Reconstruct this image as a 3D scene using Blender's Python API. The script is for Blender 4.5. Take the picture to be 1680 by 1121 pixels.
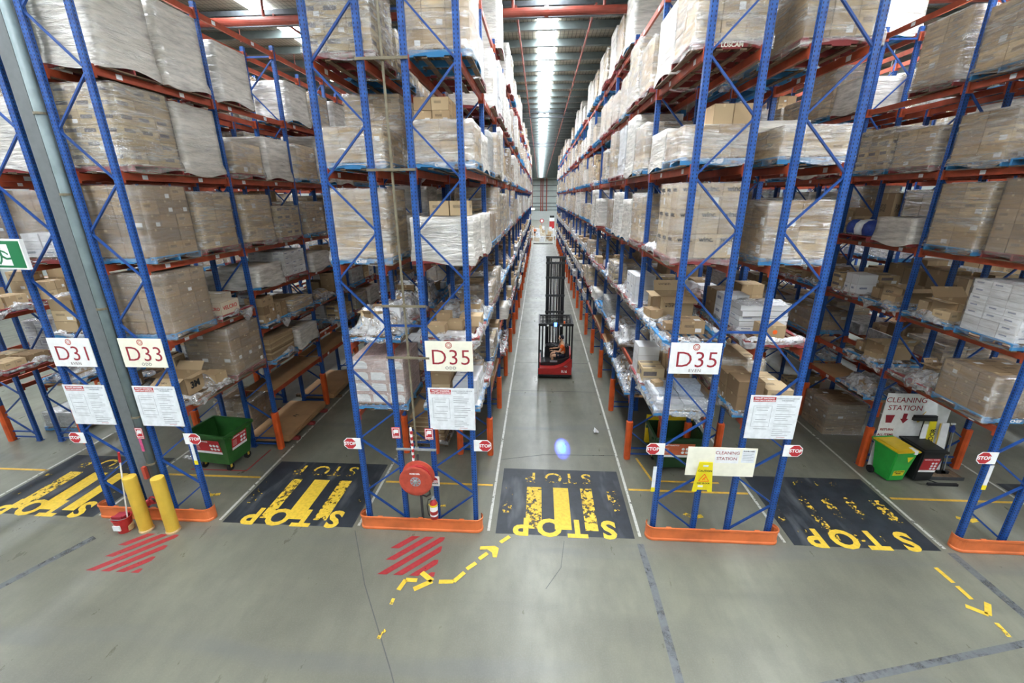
import bpy, bmesh, math, random
from mathutils import Matrix, Vector, Euler
PI = math.pi
for o in list(bpy.data.objects): bpy.data.objects.remove(o)
SC = bpy.context.scene
COL = SC.collection
# ------------------------------------------------------------ camera
def build_camera():
    f, p, yw, r = 707.0, .3231, -.0643, -.0074
    cp, sp, cy, sy = math.cos(p), math.sin(p), math.cos(yw), math.sin(yw)
    F = Vector((sy*cp, cy*cp, -sp)); R = Vector((cy, -sy, 0)); U = R.cross(F)
    c, s = math.cos(r), math.sin(r)
    A = c*R + s*U; B = -s*R + c*U
    cam = bpy.data.cameras.new('camera'); o = bpy.data.objects.new('camera', cam); COL.objects.link(o)
    m = Matrix.Identity(4)
    for i in range(3): m[i][0], m[i][1], m[i][2] = A[i], B[i], -F[i]
    m[0][3], m[1][3], m[2][3] = 0, -7.648, 6.898
    o.matrix_world = m
    cam.sensor_width = 36; cam.lens = f/1680*36; cam.clip_end = 400; cam.clip_start = .05
    SC.camera = o
build_camera()
W = bpy.data.worlds.new('world'); SC.world = W; W.use_nodes = True
W.node_tree.nodes['Background'].inputs[0].default_value = (.75, .85, 1, 1)
W.node_tree.nodes['Background'].inputs[1].default_value = .6
SC.view_settings.view_transform = 'Standard'; SC.view_settings.look = 'None'
SC.view_settings.exposure = 0.3; SC.view_settings.gamma = 1; SC.view_settings.use_curve_mapping = False
SKY_STRENGTH = 38.0      # daylight coming through the translucent roof strips
FILL_STRENGTH = 24.0      # added fill lamps out of view above the cross aisle
# ------------------------------------------------------------ materials
def lin(h):
    return tuple(((v/255+.055)/1.055)**2.4 if v/255 > .04045 else v/255/12.92 for v in h) + (1,)
MATS = {}
def nmat(name):
    m = bpy.data.materials.new(name); m.use_nodes = True; MATS[name] = m
    nt = m.node_tree; return m, nt, nt.nodes['Principled BSDF']
def N(nt, t, **k):
    n = nt.nodes.new(t)
    for a, v in k.items(): setattr(n, a, v)
    return n
def math_(nt, op, a, b=None, c=None):
    n = nt.nodes.new('ShaderNodeMath'); n.operation = op
    for i, v in enumerate((a, b, c)):
        if v is None: continue
        if isinstance(v, (int, float)): n.inputs[i].default_value = v
        else: nt.links.new(v, n.inputs[i])
    return n.outputs[0]
def ramp(nt, fac, stops):
    r = nt.nodes.new('ShaderNodeValToRGB'); e = r.color_ramp.elements
    while len(e) < len(stops): e.new(.5)
    for q, (p, c) in zip(e, stops): q.position = p; q.color = c if len(c) == 4 else tuple(c)+(1,)
    nt.links.new(fac, r.inputs[0]); return r.outputs[0]
def mixc(nt, fac, a, b, mode='MIX'):
    m = nt.nodes.new('ShaderNodeMix'); m.data_type = 'RGBA'; m.blend_type = mode
    for i, v in ((0, fac), (6, a), (7, b)):
        if isinstance(v, (int, float)): m.inputs[i].default_value = v
        elif isinstance(v, tuple): m.inputs[i].default_value = v
        else: nt.links.new(v, m.inputs[i])
    return m.outputs[2]
def noise(nt, scale, detail=3, vec=None, vscale=None, coord='Object', rough=.5, dist=0):
    n = nt.nodes.new('ShaderNodeTexNoise'); n.inputs['Scale'].default_value = scale; n.inputs['Detail'].default_value = detail
    n.inputs['Roughness'].default_value = rough; n.inputs['Distortion'].default_value = dist
    tc = nt.nodes.new('ShaderNodeTexCoord'); v = tc.outputs[coord]
    if vscale:
        mp = nt.nodes.new('ShaderNodeMapping'); mp.inputs['Scale'].default_value = vscale; nt.links.new(v, mp.inputs[0]); v = mp.outputs[0]
    if vec is not None: v = vec
    nt.links.new(v, n.inputs['Vector']); return n.outputs[0]
def bump(nt, b, h, strength=.3, dist=.01):
    n = nt.nodes.new('ShaderNodeBump'); n.inputs['Strength'].default_value = strength; n.inputs['Distance'].default_value = dist
    nt.links.new(h, n.inputs['Height']); nt.links.new(n.outputs[0], b.inputs['Normal'])
def simple(name, rgb, rough=.5, metal=0, wear=.12, scale=9, spec=.5):
    m, nt, b = nmat(name); c = lin(rgb)
    if wear:
        f = noise(nt, scale, 4)
        d = tuple(x*(1-wear*2.2) for x in c[:3])+(1,); u = tuple(min(1, x*(1+wear)) for x in c[:3])+(1,)
        nt.links.new(ramp(nt, f, [(.3, d), (.62, u)]), b.inputs['Base Color'])
    else: b.inputs['Base Color'].default_value = c
    b.inputs['Roughness'].default_value = rough; b.inputs['Metallic'].default_value = metal
    b.inputs['Specular IOR Level'].default_value = spec
    return m
def emit(name, rgb, st):
    m = bpy.data.materials.new(name); m.use_nodes = True; nt = m.node_tree; nt.nodes.clear()
    e = N(nt, 'ShaderNodeEmission'); e.inputs[0].default_value = lin(rgb); e.inputs[1].default_value = st
    o = N(nt, 'ShaderNodeOutputMaterial'); nt.links.new(e.outputs[0], o.inputs[0]); MATS[name] = m; return m
simple('blue', (26, 70, 140), .45, wear=.1)
simple('orange', (160, 68, 40), .5, wear=.14, scale=3)
simple('guard_orange', (212, 88, 36), .5, wear=.1, scale=3)
simple('rail_orange', (214, 112, 60), .5, wear=.12, scale=2.5)
simple('steel', (150, 155, 155), .5, wear=.08)
simple('column_grey', (106, 111, 112), .6, wear=.04)
simple('galvanised', (124, 140, 142), .5, 0, .07, 5)
simple('bracket', (120, 112, 92), .55)
simple('yellow', (216, 180, 66), .5, wear=.05, scale=3)
simple('sign_yellow', (232, 214, 30), .45, wear=.03)
simple('red', (176, 40, 40), .45, wear=.08)
simple('hose_red', (186, 76, 58), .45, wear=.08)
simple('red_print', (186, 44, 50), .6, wear=0)
simple('pipe_red', (138, 62, 48), .5, wear=.1, scale=3)
simple('dark_red', (150, 36, 50), .6, wear=0)
simple('orange_print', (206, 104, 66), .6, wear=.05)
simple('black', (26, 28, 30), .5, wear=.1)
simple('rubber', (22, 22, 24), .8, wear=.1)
simple('dark_grey', (60, 62, 64), .6)
simple('white', (240, 241, 240), .5, wear=.03)
simple('ivory', (244, 241, 222), .5, wear=.02)
simple('paper', (230, 234, 237), .55, wear=.05)
simple('grey_print', (150, 154, 160), .7, wear=0)
simple('sub_print', (120, 108, 104), .7, wear=0)
simple('black_print', (34, 34, 36), .7, wear=0)
simple('blue_print', (44, 62, 120), .7, wear=0)
simple('green', (44, 98, 42), .45, wear=.1, scale=4)
simple('dark_green', (24, 60, 28), .5, wear=.1, scale=4)
simple('bright_green', (46, 168, 66), .4, wear=.06, scale=4)
simple('lid_yellow', (226, 190, 30), .45, wear=.06, scale=4)
simple('exit_green', (24, 116, 70), .5, wear=0)
simple('skin', (206, 160, 130), .6, wear=0)
simple('hivis', (244, 104, 30), .7, wear=.06)
simple('navy', (26, 32, 48), .8, wear=.1)
simple('khaki', (92, 84, 64), .8, wear=.1)
simple('truck_red', (172, 36, 34), .4, wear=.05)
simple('mdf', (176, 138, 96), .7, wear=.07, scale=2)
simple('pine', (196, 166, 120), .7, wear=.1, scale=5)
simple('blue_bag', (38, 66, 150), .5, wear=.15)
simple('grey_bundle', (176, 178, 176), .6, wear=.14)
simple('roof_grey', (150, 152, 148), .6, wear=.05)
simple('purlin', (96, 106, 104), .5, wear=.08, scale=3)
simple('truss', (78, 84, 88), .5, wear=.1)
simple('wall_sheet', (160, 168, 164), .6, wear=.05, scale=.6)
simple('concrete_wall', (170, 174, 170), .7, wear=.05)
simple('pink', (216, 90, 140), .6)
simple('chrome', (200, 200, 205), .2, 1, 0)
emit('skylight', (240, 247, 255), SKY_STRENGTH)
emit('fill_glow', (255, 248, 238), FILL_STRENGTH)
emit('blue_led', (60, 130, 255), 12)
emit('lit_green', (60, 220, 120), 1.5)
emit('lit_white', (240, 255, 246), 2.0)

def upright_mat():
    m, nt, b = nmat('blue_upright')
    tc = N(nt, 'ShaderNodeTexCoord'); s = N(nt, 'ShaderNodeSeparateXYZ'); nt.links.new(tc.outputs['Object'], s.inputs[0])
    x, y, z = s.outputs
    ax = math_(nt, 'ABSOLUTE', x)
    fz = math_(nt, 'FRACT', math_(nt, 'MULTIPLY', z, 1/.06))
    zz = math_(nt, 'LESS_THAN', math_(nt, 'ABSOLUTE', math_(nt, 'SUBTRACT', fz, .5)), .24)
    h1 = math_(nt, 'LESS_THAN', math_(nt, 'ABSOLUTE', math_(nt, 'SUBTRACT', ax, .03)), .0075)
    h2 = math_(nt, 'MULTIPLY', math_(nt, 'GREATER_THAN', ax, .0495), math_(nt, 'LESS_THAN', math_(nt, 'ABSOLUTE', math_(nt, 'SUBTRACT', y, .04)), .01))
    hole = math_(nt, 'MULTIPLY', zz, math_(nt, 'MAXIMUM', h1, h2))
    f = noise(nt, 7, 4)
    c = ramp(nt, f, [(.3, lin((20, 62, 128))), (.62, lin((34, 86, 160)))])
    nt.links.new(mixc(nt, hole, c, lin((10, 20, 48))), b.inputs['Base Color']); b.inputs['Roughness'].default_value = .45
upright_mat()

def carton_mat(name, c0, c1, printed=.55, tape=True, ink=(58, 50, 52), nth=.5, big=1):
    m, nt, b = nmat(name)
    oi = N(nt, 'ShaderNodeObjectInfo'); ge = N(nt, 'ShaderNodeNewGeometry')
    rnd = math_(nt, 'FRACT', math_(nt, 'ADD', oi.outputs['Random'], ge.outputs['Random Per Island']))
    base = ramp(nt, rnd, [(0, lin(c0)), (1, lin(c1))])
    tc = N(nt, 'ShaderNodeTexCoord'); s = N(nt, 'ShaderNodeSeparateXYZ'); nt.links.new(tc.outputs['UV'], s.inputs[0])
    u, v = s.outputs[0], s.outputs[1]
    def band(q, c, w): return math_(nt, 'LESS_THAN', math_(nt, 'ABSOLUTE', math_(nt, 'SUBTRACT', q, c)), w)
    col = base
    if tape:   # lid tape wraps a little down each side
        t = math_(nt, 'MULTIPLY', band(u, .5, .055), math_(nt, 'GREATER_THAN', v, .84))
        col = mixc(nt, math_(nt, 'MULTIPLY', t, .5), col, lin((214, 190, 150)))
    # printed block on some boxes
    n2 = noise(nt, 60, 2)
    pr = math_(nt, 'MULTIPLY', math_(nt, 'MULTIPLY', band(u, .36, .2*big), band(v, .62, .1*big)), math_(nt, 'GREATER_THAN', rnd, printed))
    pr = math_(nt, 'MULTIPLY', pr, math_(nt, 'GREATER_THAN', n2, nth))
    col = mixc(nt, math_(nt, 'MULTIPLY', pr, .85), col, lin(ink))
    r2 = math_(nt, 'FRACT', math_(nt, 'MULTIPLY', rnd, 7.13))
    lb = math_(nt, 'MULTIPLY', math_(nt, 'MULTIPLY', band(u, .74, .13), band(v, .3, .15)), math_(nt, 'GREATER_THAN', r2, .76))
    col = mixc(nt, lb, col, lin((224, 224, 222)))
    # edges a little darker where boards meet
    e = math_(nt, 'MAXIMUM', math_(nt, 'GREATER_THAN', math_(nt, 'ABSOLUTE', math_(nt, 'SUBTRACT', u, .5)), .488), math_(nt, 'GREATER_THAN', math_(nt, 'ABSOLUTE', math_(nt, 'SUBTRACT', v, .5)), .482))
    col = mixc(nt, math_(nt, 'MULTIPLY', e, .4), col, lin((90, 68, 46)))
    nt.links.new(col, b.inputs['Base Color']); b.inputs['Roughness'].default_value = .75
    return m
carton_mat('cardboard', (158, 132, 98), (202, 178, 140))
carton_mat('cardboard_dark', (126, 102, 74), (168, 142, 108), .7)
carton_mat('carton_pale', (190, 176, 152), (216, 206, 186), .8)
carton_mat('carton_white', (204, 204, 204), (232, 234, 236), .45, False, (66, 84, 130), .44)
carton_mat('kraft_print', (160, 138, 102), (192, 172, 134), .12, True, (50, 56, 84), .4, 1.5)

def film(name, lo, hi, col, st=(.9, .9, 6.5), rough=.22, bstr=.55, t0=.36, t1=.66, gmax=.4):
    m, nt, b = nmat(name)
    oi = N(nt, 'ShaderNodeObjectInfo'); tc = N(nt, 'ShaderNodeTexCoord')
    va = N(nt, 'ShaderNodeVectorMath', operation='MULTIPLY'); nt.links.new(tc.outputs['Object'], va.inputs[0]); va.inputs[1].default_value = st
    vb = N(nt, 'ShaderNodeVectorMath', operation='ADD'); nt.links.new(va.outputs[0], vb.inputs[0])
    cr = N(nt, 'ShaderNodeCombineXYZ'); nt.links.new(math_(nt, 'MULTIPLY', oi.outputs['Random'], 37.0), cr.inputs[0]); nt.links.new(math_(nt, 'MULTIPLY', oi.outputs['Random'], 61.0), cr.inputs[2])
    nt.links.new(cr.outputs[0], vb.inputs[1]); vec = vb.outputs[0]
    a = noise(nt, 2.2, 6, vec, rough=.62, dist=.45); w = noise(nt, 3.0, 5, vec, rough=.6, dist=.5)
    big = noise(nt, .7, 1, vec)
    al = ramp(nt, math_(nt, 'ADD', math_(nt, 'MULTIPLY', a, .75), math_(nt, 'MULTIPLY', big, .28)), [(t0, (lo,)*3), (t1, (hi,)*3)])
    gl = ramp(nt, math_(nt, 'ADD', math_(nt, 'MULTIPLY', noise(nt, 3.4, 4, vec, rough=.6), .7), math_(nt, 'MULTIPLY', big, .3)), [(.42, (.05,)*3), (.62, (gmax,)*3)])
    bp = N(nt, 'ShaderNodeBump'); bp.inputs['Strength'].default_value = bstr; bp.inputs['Distance'].default_value = .06; nt.links.new(w, bp.inputs['Height'])
    nt.nodes.remove(b); out = nt.nodes['Material Output']
    tr = N(nt, 'ShaderNodeBsdfTransparent'); df = N(nt, 'ShaderNodeBsdfDiffuse'); gs = N(nt, 'ShaderNodeBsdfGlossy')
    df.inputs[0].default_value = lin(col); gs.inputs[0].default_value = (.95, .95, .95, 1); gs.inputs['Roughness'].default_value = rough
    nt.links.new(bp.outputs[0], gs.inputs['Normal']); nt.links.new(bp.outputs[0], df.inputs['Normal'])
    m1 = N(nt, 'ShaderNodeMixShader'); nt.links.new(al, m1.inputs[0]); nt.links.new(tr.outputs[0], m1.inputs[1]); nt.links.new(df.outputs[0], m1.inputs[2])
    m2 = N(nt, 'ShaderNodeMixShader'); nt.links.new(gl, m2.inputs[0]); nt.links.new(m1.outputs[0], m2.inputs[1]); nt.links.new(gs.outputs[0], m2.inputs[2])
    nt.links.new(m2.outputs[0], out.inputs[0])
    return m
film('film', .03, .62, (228, 225, 216), rough=.2, bstr=.9, t0=.42, t1=.68)
film('film_light', .02, .3, (220, 217, 208), rough=.18, bstr=.8, gmax=.3)
film('film_heavy', .66, .95, (220, 215, 204), (.7, .7, 4.2), rough=.25, bstr=.9)
film('film_torn', .07, .7, (228, 229, 228), (2.4, 2.4, 2.4), .2, .8)
film('film_torn_far', .35, .95, (232, 233, 232), (2.4, 2.4, 2.4), .25, .8)

def wood(name, paint, k):
    m, nt, b = nmat(name); f = noise(nt, 6, 5, vscale=(1, 1, 1)); g = noise(nt, 30, 3, vscale=(1, .12, 1))
    w = ramp(nt, g, [(.3, lin((74, 60, 46))), (.7, lin((126, 104, 80)))])
    nt.links.new(mixc(nt, ramp(nt, f, [(k-.06, (1,)*3), (k+.06, (0,)*3)]), w, lin(paint)), b.inputs['Base Color']); b.inputs['Roughness'].default_value = .8
wood('pallet_blue', (62, 134, 188), .68); wood('pallet_red', (142, 60, 60), .66); wood('pallet_wood', (150, 124, 90), .3)
wood('board_blue', (44, 78, 108), .42); wood('board_red', (92, 54, 46), .42)
PM = {'b': ('pallet_blue', 'board_blue'), 'r': ('pallet_red', 'board_red'), 'w': ('pallet_wood', 'pallet_wood')}

def worn(name, rgb, thr, scale, under=(48, 54, 60), soft=.03, rough=.55):
    """paint that has flaked off in patches down to what lies under it"""
    m, nt, b = nmat(name)
    a = noise(nt, scale, 6, coord='Object', rough=.65); c = noise(nt, 1.3, 2)
    f = math_(nt, 'ADD', math_(nt, 'MULTIPLY', a, .7), math_(nt, 'MULTIPLY', c, .4))
    k = ramp(nt, f, [(thr-soft, (0,)*3), (thr+soft, (1,)*3)])
    nt.links.new(k, b.inputs['Alpha'])
    d = noise(nt, 14, 3); cc = lin(rgb)
    nt.links.new(ramp(nt, d, [(.3, tuple(x*.8 for x in cc[:3])), (.6, cc[:3])]), b.inputs['Base Color'])
    b.inputs['Roughness'].default_value = rough
worn('paint_fresh', (226, 190, 62), .36, 9)
worn('paint_worn', (226, 190, 62), .52, 9)
worn('paint_gone', (224, 186, 60), .63, 9, soft=.015)
worn('line_yellow', (216, 172, 66), .38, 12)
worn('line_white', (198, 198, 190), .46, 10)
worn('line_red', (158, 46, 50), .39, 10)
worn('arrow_yellow', (226, 188, 60), .34, 12)
worn('joint_dark', (98, 102, 104), .47, 5, soft=.1)
worn('seam', (84, 86, 84), .4, 8, soft=.08)

def floor_mat():
    m, nt, b = nmat('concrete')
    a = noise(nt, .35, 5, rough=.6); c = noise(nt, 3.0, 6, rough=.65, vscale=(1, .35, 1)); e = noise(nt, 40, 3); g = noise(nt, .9, 3, vscale=(.3, 2, 1))
    col = ramp(nt, a, [(.3, lin((98, 98, 86))), (.52, lin((114, 114, 100))), (.7, lin((129, 129, 114)))])
    col = mixc(nt, math_(nt, 'MULTIPLY', ramp(nt, c, [(.42, (0,)*3), (.62, (1,)*3)]), .22), col, lin((80, 80, 73)))
    col = mixc(nt, math_(nt, 'MULTIPLY', ramp(nt, g, [(.5, (0,)*3), (.72, (1,)*3)]), .35), col, lin((92, 92, 84)))
    col = mixc(nt, math_(nt, 'MULTIPLY', ramp(nt, e, [(.45, (0,)*3), (.7, (1,)*3)]), .18), col, lin((136, 136, 126)))
    # curved tyre marks
    tc = N(nt, 'ShaderNodeTexCoord')
    wv = N(nt, 'ShaderNodeTexWave', wave_type='RINGS'); wv.inputs['Scale'].default_value = .13; wv.inputs['Distortion'].default_value = 2.5; wv.inputs['Detail'].default_value = 2
    mp = N(nt, 'ShaderNodeMapping'); mp.inputs['Location'].default_value = (4.5, 9, 0); nt.links.new(tc.outputs['Object'], mp.inputs[0]); nt.links.new(mp.outputs[0], wv.inputs[0])
    tm = math_(nt, 'MULTIPLY', ramp(nt, wv.outputs[1], [(.93, (0,)*3), (.985, (1,)*3)]), math_(nt, 'MULTIPLY', ramp(nt, g, [(.4, (0,)*3), (.6, (1,)*3)]), .4))
    col = mixc(nt, tm, col, lin((100, 102, 100)))
    nt.links.new(col, b.inputs['Base Color'])
    nt.links.new(ramp(nt, c, [(.3, (.26,)*3), (.7, (.42,)*3)]), b.inputs['Roughness'])
    bump(nt, b, e, .05, .005)
floor_mat()
def mat_paint():
    m, nt, b = nmat('mat_black')
    a = noise(nt, 2.2, 6, rough=.65); c = noise(nt, 1.0, 3, vscale=(2, .5, 1))
    col = ramp(nt, a, [(.32, lin((32, 37, 43))), (.6, lin((46, 52, 59)))])
    col = mixc(nt, math_(nt, 'MULTIPLY', ramp(nt, c, [(.55, (0,)*3), (.75, (1,)*3)]), .45), col, lin((140, 146, 150)))
    nt.links.new(col, b.inputs['Base Color']); b.inputs['Roughness'].default_value = .5
mat_paint()
def roof_mat():
    m, nt, b = nmat('roof_sheet')
    tc = N(nt, 'ShaderNodeTexCoord'); s = N(nt, 'ShaderNodeSeparateXYZ'); nt.links.new(tc.outputs['Object'], s.inputs[0])
    def grid(q, p, w): return math_(nt, 'LESS_THAN', math_(nt, 'ABSOLUTE', math_(nt, 'SUBTRACT', math_(nt, 'FRACT', math_(nt, 'MULTIPLY', q, 1/p)), .5)), w)
    g = math_(nt, 'MAXIMUM', grid(s.outputs[0], .15, .07), grid(s.outputs[1], .3, .04))
    nt.links.new(mixc(nt, g, lin((150, 146, 130)), lin((84, 82, 74))), b.inputs['Base Color']); b.inputs['Roughness'].default_value = .6
roof_mat()
# ------------------------------------------------------------ mesh helpers
class MB:
    def __init__(s): s.v = []; s.f = []; s.uv = []
    def quadbox(s, x0, y0, z0, x1, y1, z1, M=None):
        b = len(s.v)
        P = [(x0,y0,z0),(x1,y0,z0),(x1,y1,z0),(x0,y1,z0),(x0,y0,z1),(x1,y0,z1),(x1,y1,z1),(x0,y1,z1)]
        if M is not None: P = [tuple(M @ Vector(p)) for p in P]
        s.v += P
        for q in ((0,3,2,1),(4,5,6,7),(0,1,5,4),(1,2,6,5),(2,3,7,6),(3,0,4,7)): s.f.append(tuple(b+i for i in q))
        return s
    box = quadbox
    def bar(s, p, q, w, h=None, up=(0,0,1)):
        p = Vector(p); q = Vector(q); d = (q-p); L = d.length; d.normalize(); up = Vector(up)
        if abs(d.dot(up)) > .99: up = Vector((0,1,0))
        x = d.cross(up).normalized(); z = x.cross(d)
        M = Matrix(((x[0], d[0], z[0], p[0]), (x[1], d[1], z[1], p[1]), (x[2], d[2], z[2], p[2]), (0,0,0,1)))
        h = h or w
        return s.quadbox(-w/2, 0, -h/2, w/2, L, h/2, M)
    def tube(s, pts, r, n=10, caps=True, radii=None):
        pts = [Vector(p) for p in pts]; rings = []
        for i, p in enumerate(pts):
            d = (pts[min(i+1, len(pts)-1)] - pts[max(i-1, 0)]).normalized()
            up = Vector((0,0,1)) if abs(d.z) < .95 else Vector((1,0,0))
            x = d.cross(up).normalized(); y = x.cross(d); rr = radii[i] if radii else r
            b = len(s.v); s.v += [tuple(p + rr*(math.cos(2*PI*k/n)*x + math.sin(2*PI*k/n)*y)) for k in range(n)]; rings.append(b)
        for a, b in zip(rings, rings[1:]):
            for k in range(n): s.f.append((a+k, a+(k+1)%n, b+(k+1)%n, b+k))
        if caps: s.f.append(tuple(rings[0]+k for k in range(n))[::-1]); s.f.append(tuple(rings[-1]+k for k in range(n)))
        return s
    def poly(s, pts, d=None):
        """flat polygon; with d also extruded by vector d"""
        b = len(s.v); n = len(pts); s.v += [tuple(p) for p in pts]
        if d is None: s.f.append(tuple(range(b, b+n))); return s
        s.v += [tuple(Vector(p)+Vector(d)) for p in pts]
        s.f.append(tuple(range(b, b+n))[::-1]); s.f.append(tuple(range(b+n, b+2*n)))
        for k in range(n): s.f.append((b+k, b+(k+1)%n, b+n+(k+1)%n, b+n+k))
        return s
    def lathe(s, prof, n=20, M=None):
        rings = []
        for r, z in prof:
            b = len(s.v)
            P = [(r*math.cos(2*PI*k/n), r*math.sin(2*PI*k/n), z) for k in range(n)]
            if M is not None: P = [tuple(M @ Vector(p)) for p in P]
            s.v += P; rings.append(b)
        for a, b in zip(rings, rings[1:]):
            for k in range(n): s.f.append((a+k, a+(k+1)%n, b+(k+1)%n, b+k))
        s.f.append(tuple(rings[0]+k for k in range(n))[::-1]); s.f.append(tuple(rings[-1]+k for k in range(n)))
        return s
    def mesh(s, name, smooth=False, bevel=0, boxuv=False):
        me = bpy.data.meshes.new(name); me.from_pydata(s.v, [], s.f); me.update()
        if bevel or smooth:
            bm = bmesh.new(); bm.from_mesh(me)
            bmesh.ops.recalc_face_normals(bm, faces=bm.faces)
            if bevel: bmesh.ops.bevel(bm, geom=bm.edges[:], offset=bevel, segments=2, affect='EDGES', clamp_overlap=True)
            bm.to_mesh(me); bm.free()
        if smooth:
            for p in me.polygons: p.use_smooth = True
        if boxuv:
            uv = me.uv_layers.new(name='UV')
            for p in me.polygons:
                for k, li in enumerate(p.loop_indices): uv.data[li].uv = ((0,0),(1,0),(1,1),(0,1))[k % 4]
        return me
def ob(name, me, mat=None, parent=None, loc=None, rot=None, scale=None, kind=None, label=None):
    if isinstance(me, MB): me = me.mesh(name)
    if mat and not me.materials: me.materials.append(MATS[mat])
    o = bpy.data.objects.new(name, me); COL.objects.link(o)
    if loc: o.location = loc
    if rot: o.rotation_euler = rot
    if scale: o.scale = scale
    if parent: o.parent = parent
    if kind: o['kind'] = kind
    if label: o['label'] = label
    return o
def thing(name, label, cat, loc=(0,0,0), rz=0, group=None):
    o = bpy.data.objects.new(name, None); COL.objects.link(o); o.empty_display_size = .2
    o.location = loc; o.rotation_euler = (0, 0, rz); tag(o, label, cat, group); return o
def tag(o, label, cat, group=None, kind=None):
    o['label'] = label; o['category'] = cat
    if group: o['group'] = group
    if kind: o['kind'] = kind
    return o
def struct(o): o['kind'] = 'structure'; return o
_txt = {}
def text_mesh(s, size, bold=0, align='CENTER', depth=.0015, space=1):
    k = (s, size, bold, align, depth, space)
    if k in _txt: return _txt[k].copy()
    c = bpy.data.curves.new('t', 'FONT'); c.body = s; c.size = size; c.offset = bold; c.align_x = align; c.align_y = 'CENTER'
    c.extrude = depth; c.space_character = space; c.resolution_u = 3
    o = bpy.data.objects.new('t', c); COL.objects.link(o)
    dg = bpy.context.evaluated_depsgraph_get(); dg.update()
    me = bpy.data.meshes.new_from_object(o.evaluated_get(dg)); bpy.data.objects.remove(o); bpy.data.curves.remove(c)
    me.materials.clear(); _txt[k] = me; return me.copy()
def text(s, size, mat, parent, loc, rot=(PI/2, 0, 0), bold=0, name='lettering', scale=None, **k):
    return ob(name, text_mesh(s, size, bold, **k), mat, parent, loc, rot, scale)
CUBE = {}
def cube(mat, inset=0):
    """unit cube, base at z=0, sharing one mesh per material"""
    if mat not in CUBE:
        me = MB().box(-.5, -.5, 0, .5, .5, 1).mesh('box_'+mat, boxuv=True); me.materials.append(MATS[mat]); CUBE[mat] = me
    return CUBE[mat]
RX90 = (PI/2, 0, 0)
# ------------------------------------------------------------ setting
P = 2.855; ROOF = 12.7; HX0, HX1, HY0, HY1 = -34, 36, -20, 135
struct(ob('floor', MB().box(HX0, HY0, -.15, HX1, HY1, 0), 'concrete'))
struct(ob('ceiling', MB().box(HX0, HY0, ROOF+.02, HX1, HY1, ROOF+.1), 'roof_sheet'))
struct(ob('wall_left', MB().box(HX0-.2, HY0, 0, HX0, HY1, ROOF+.1), 'wall_sheet'))
struct(ob('wall_right', MB().box(HX1, HY0, 0, HX1+.2, HY1, ROOF+.1), 'wall_sheet'))
struct(ob('wall_front', MB().box(HX0, HY0-.2, 0, HX1, HY0, ROOF+.1), 'wall_sheet'))
wb = struct(ob('wall_back', MB().box(HX0, HY1, 0, HX1, HY1+.2, ROOF+.1), 'wall_sheet'))
struct(ob('trim_1', MB().box(HX0, HY1-.15, 0, HX1, HY1, 2.6), 'concrete_wall'))
for z in (2.9, 3.9, 5.0, 7.0, 8.6, 10.2, 11.8): ob('girt', MB().box(-14, HY1-.12, z, 16, HY1, z+.18), 'dark_grey', wb)
# purlins: near ones singly, far ones together
PY = [10.21+1.755*i for i in range(-17, 71)]
ceil_ = bpy.data.objects['ceiling']
pm = MB().box(-30, -.04, -.26, 34, .04, 0).box(-30, -.1, -.26, 34, .04, -.235).mesh('purlin')
far = MB()
for i, y in enumerate(PY):
    if 3 < y < 45: ob('purlin', pm, 'purlin', ceil_, (0, y, ROOF))
    else: far.box(-30, y-.04, ROOF-.26, 34, y+.04, ROOF)
ob('purlin', far, 'purlin', ceil_, kind='stuff')
for j, x in enumerate([.17+9.22*i for i in range(-3, 5)]):
    t = thing('skylight', '', 'skylight', (x, 0, 0)); del t['label']; del t['category']; struct(t)
    n0 = MB()
    for a, b in zip(PY, PY[1:]):
        if a > 131 or a < -19: continue
        if 3 < a < 45 and abs(j-3) < 2: ob('skylight_panel', MB().box(-.35, a+.06, ROOF-.03, .35, b-.06, ROOF-.005), 'skylight', t)
        else: n0.box(-.35, a+.06, ROOF-.03, .35, b-.06, ROOF-.005)
    ob('skylight_panel', n0, 'skylight', t, kind='stuff')
# trusses across the roof
for k, y in enumerate((-8.5, 7.75, 25, 43)):
    t = thing('roof_truss', '', 'truss'); del t['label']; del t['category']; struct(t)
    ob('top_chord', MB().box(-28, y-.07, 12.3, 32, y+.07, 12.43), 'truss', t)
    ob('bottom_chord', MB().box(-28, y-.08, 11.98, 32, y+.08, 12.06) if k != 1 else MB().box(-28, y-.06, 12.0, 32, y+.06, 12.07), 'truss', t)
    w = MB()
    for i in range(60): w.bar((-28+i, y, 12.05 if i % 2 else 12.32), (-27+i, y, 12.32 if i % 2 else 12.05), .05)
    ob('web', w, 'truss', t, kind='stuff')
mp_ = thing('sprinkler_main', 'thick red-brown sprinkler main crossing under the roof above the racks', 'pipe')
ob('pipe', MB().tube([(-28, 7.13, 11.95), (32, 7.13, 11.95)], .11, 14), 'pipe_red', mp_)
for x in (-2.6, .05, 3.2): ob('pipe_collar', MB().tube([(x, 7.13, 11.95), (x+.12, 7.13, 11.95)], .135, 14), 'pipe_red', mp_)
for x in (-8.3, -5.7, -.85, 1.75, 8, 12): ob('dropper', MB().tube([(x, 7.13, 12.0), (x, 7.13, 12.7)], .045, 8), 'pipe_red', mp_)
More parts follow.
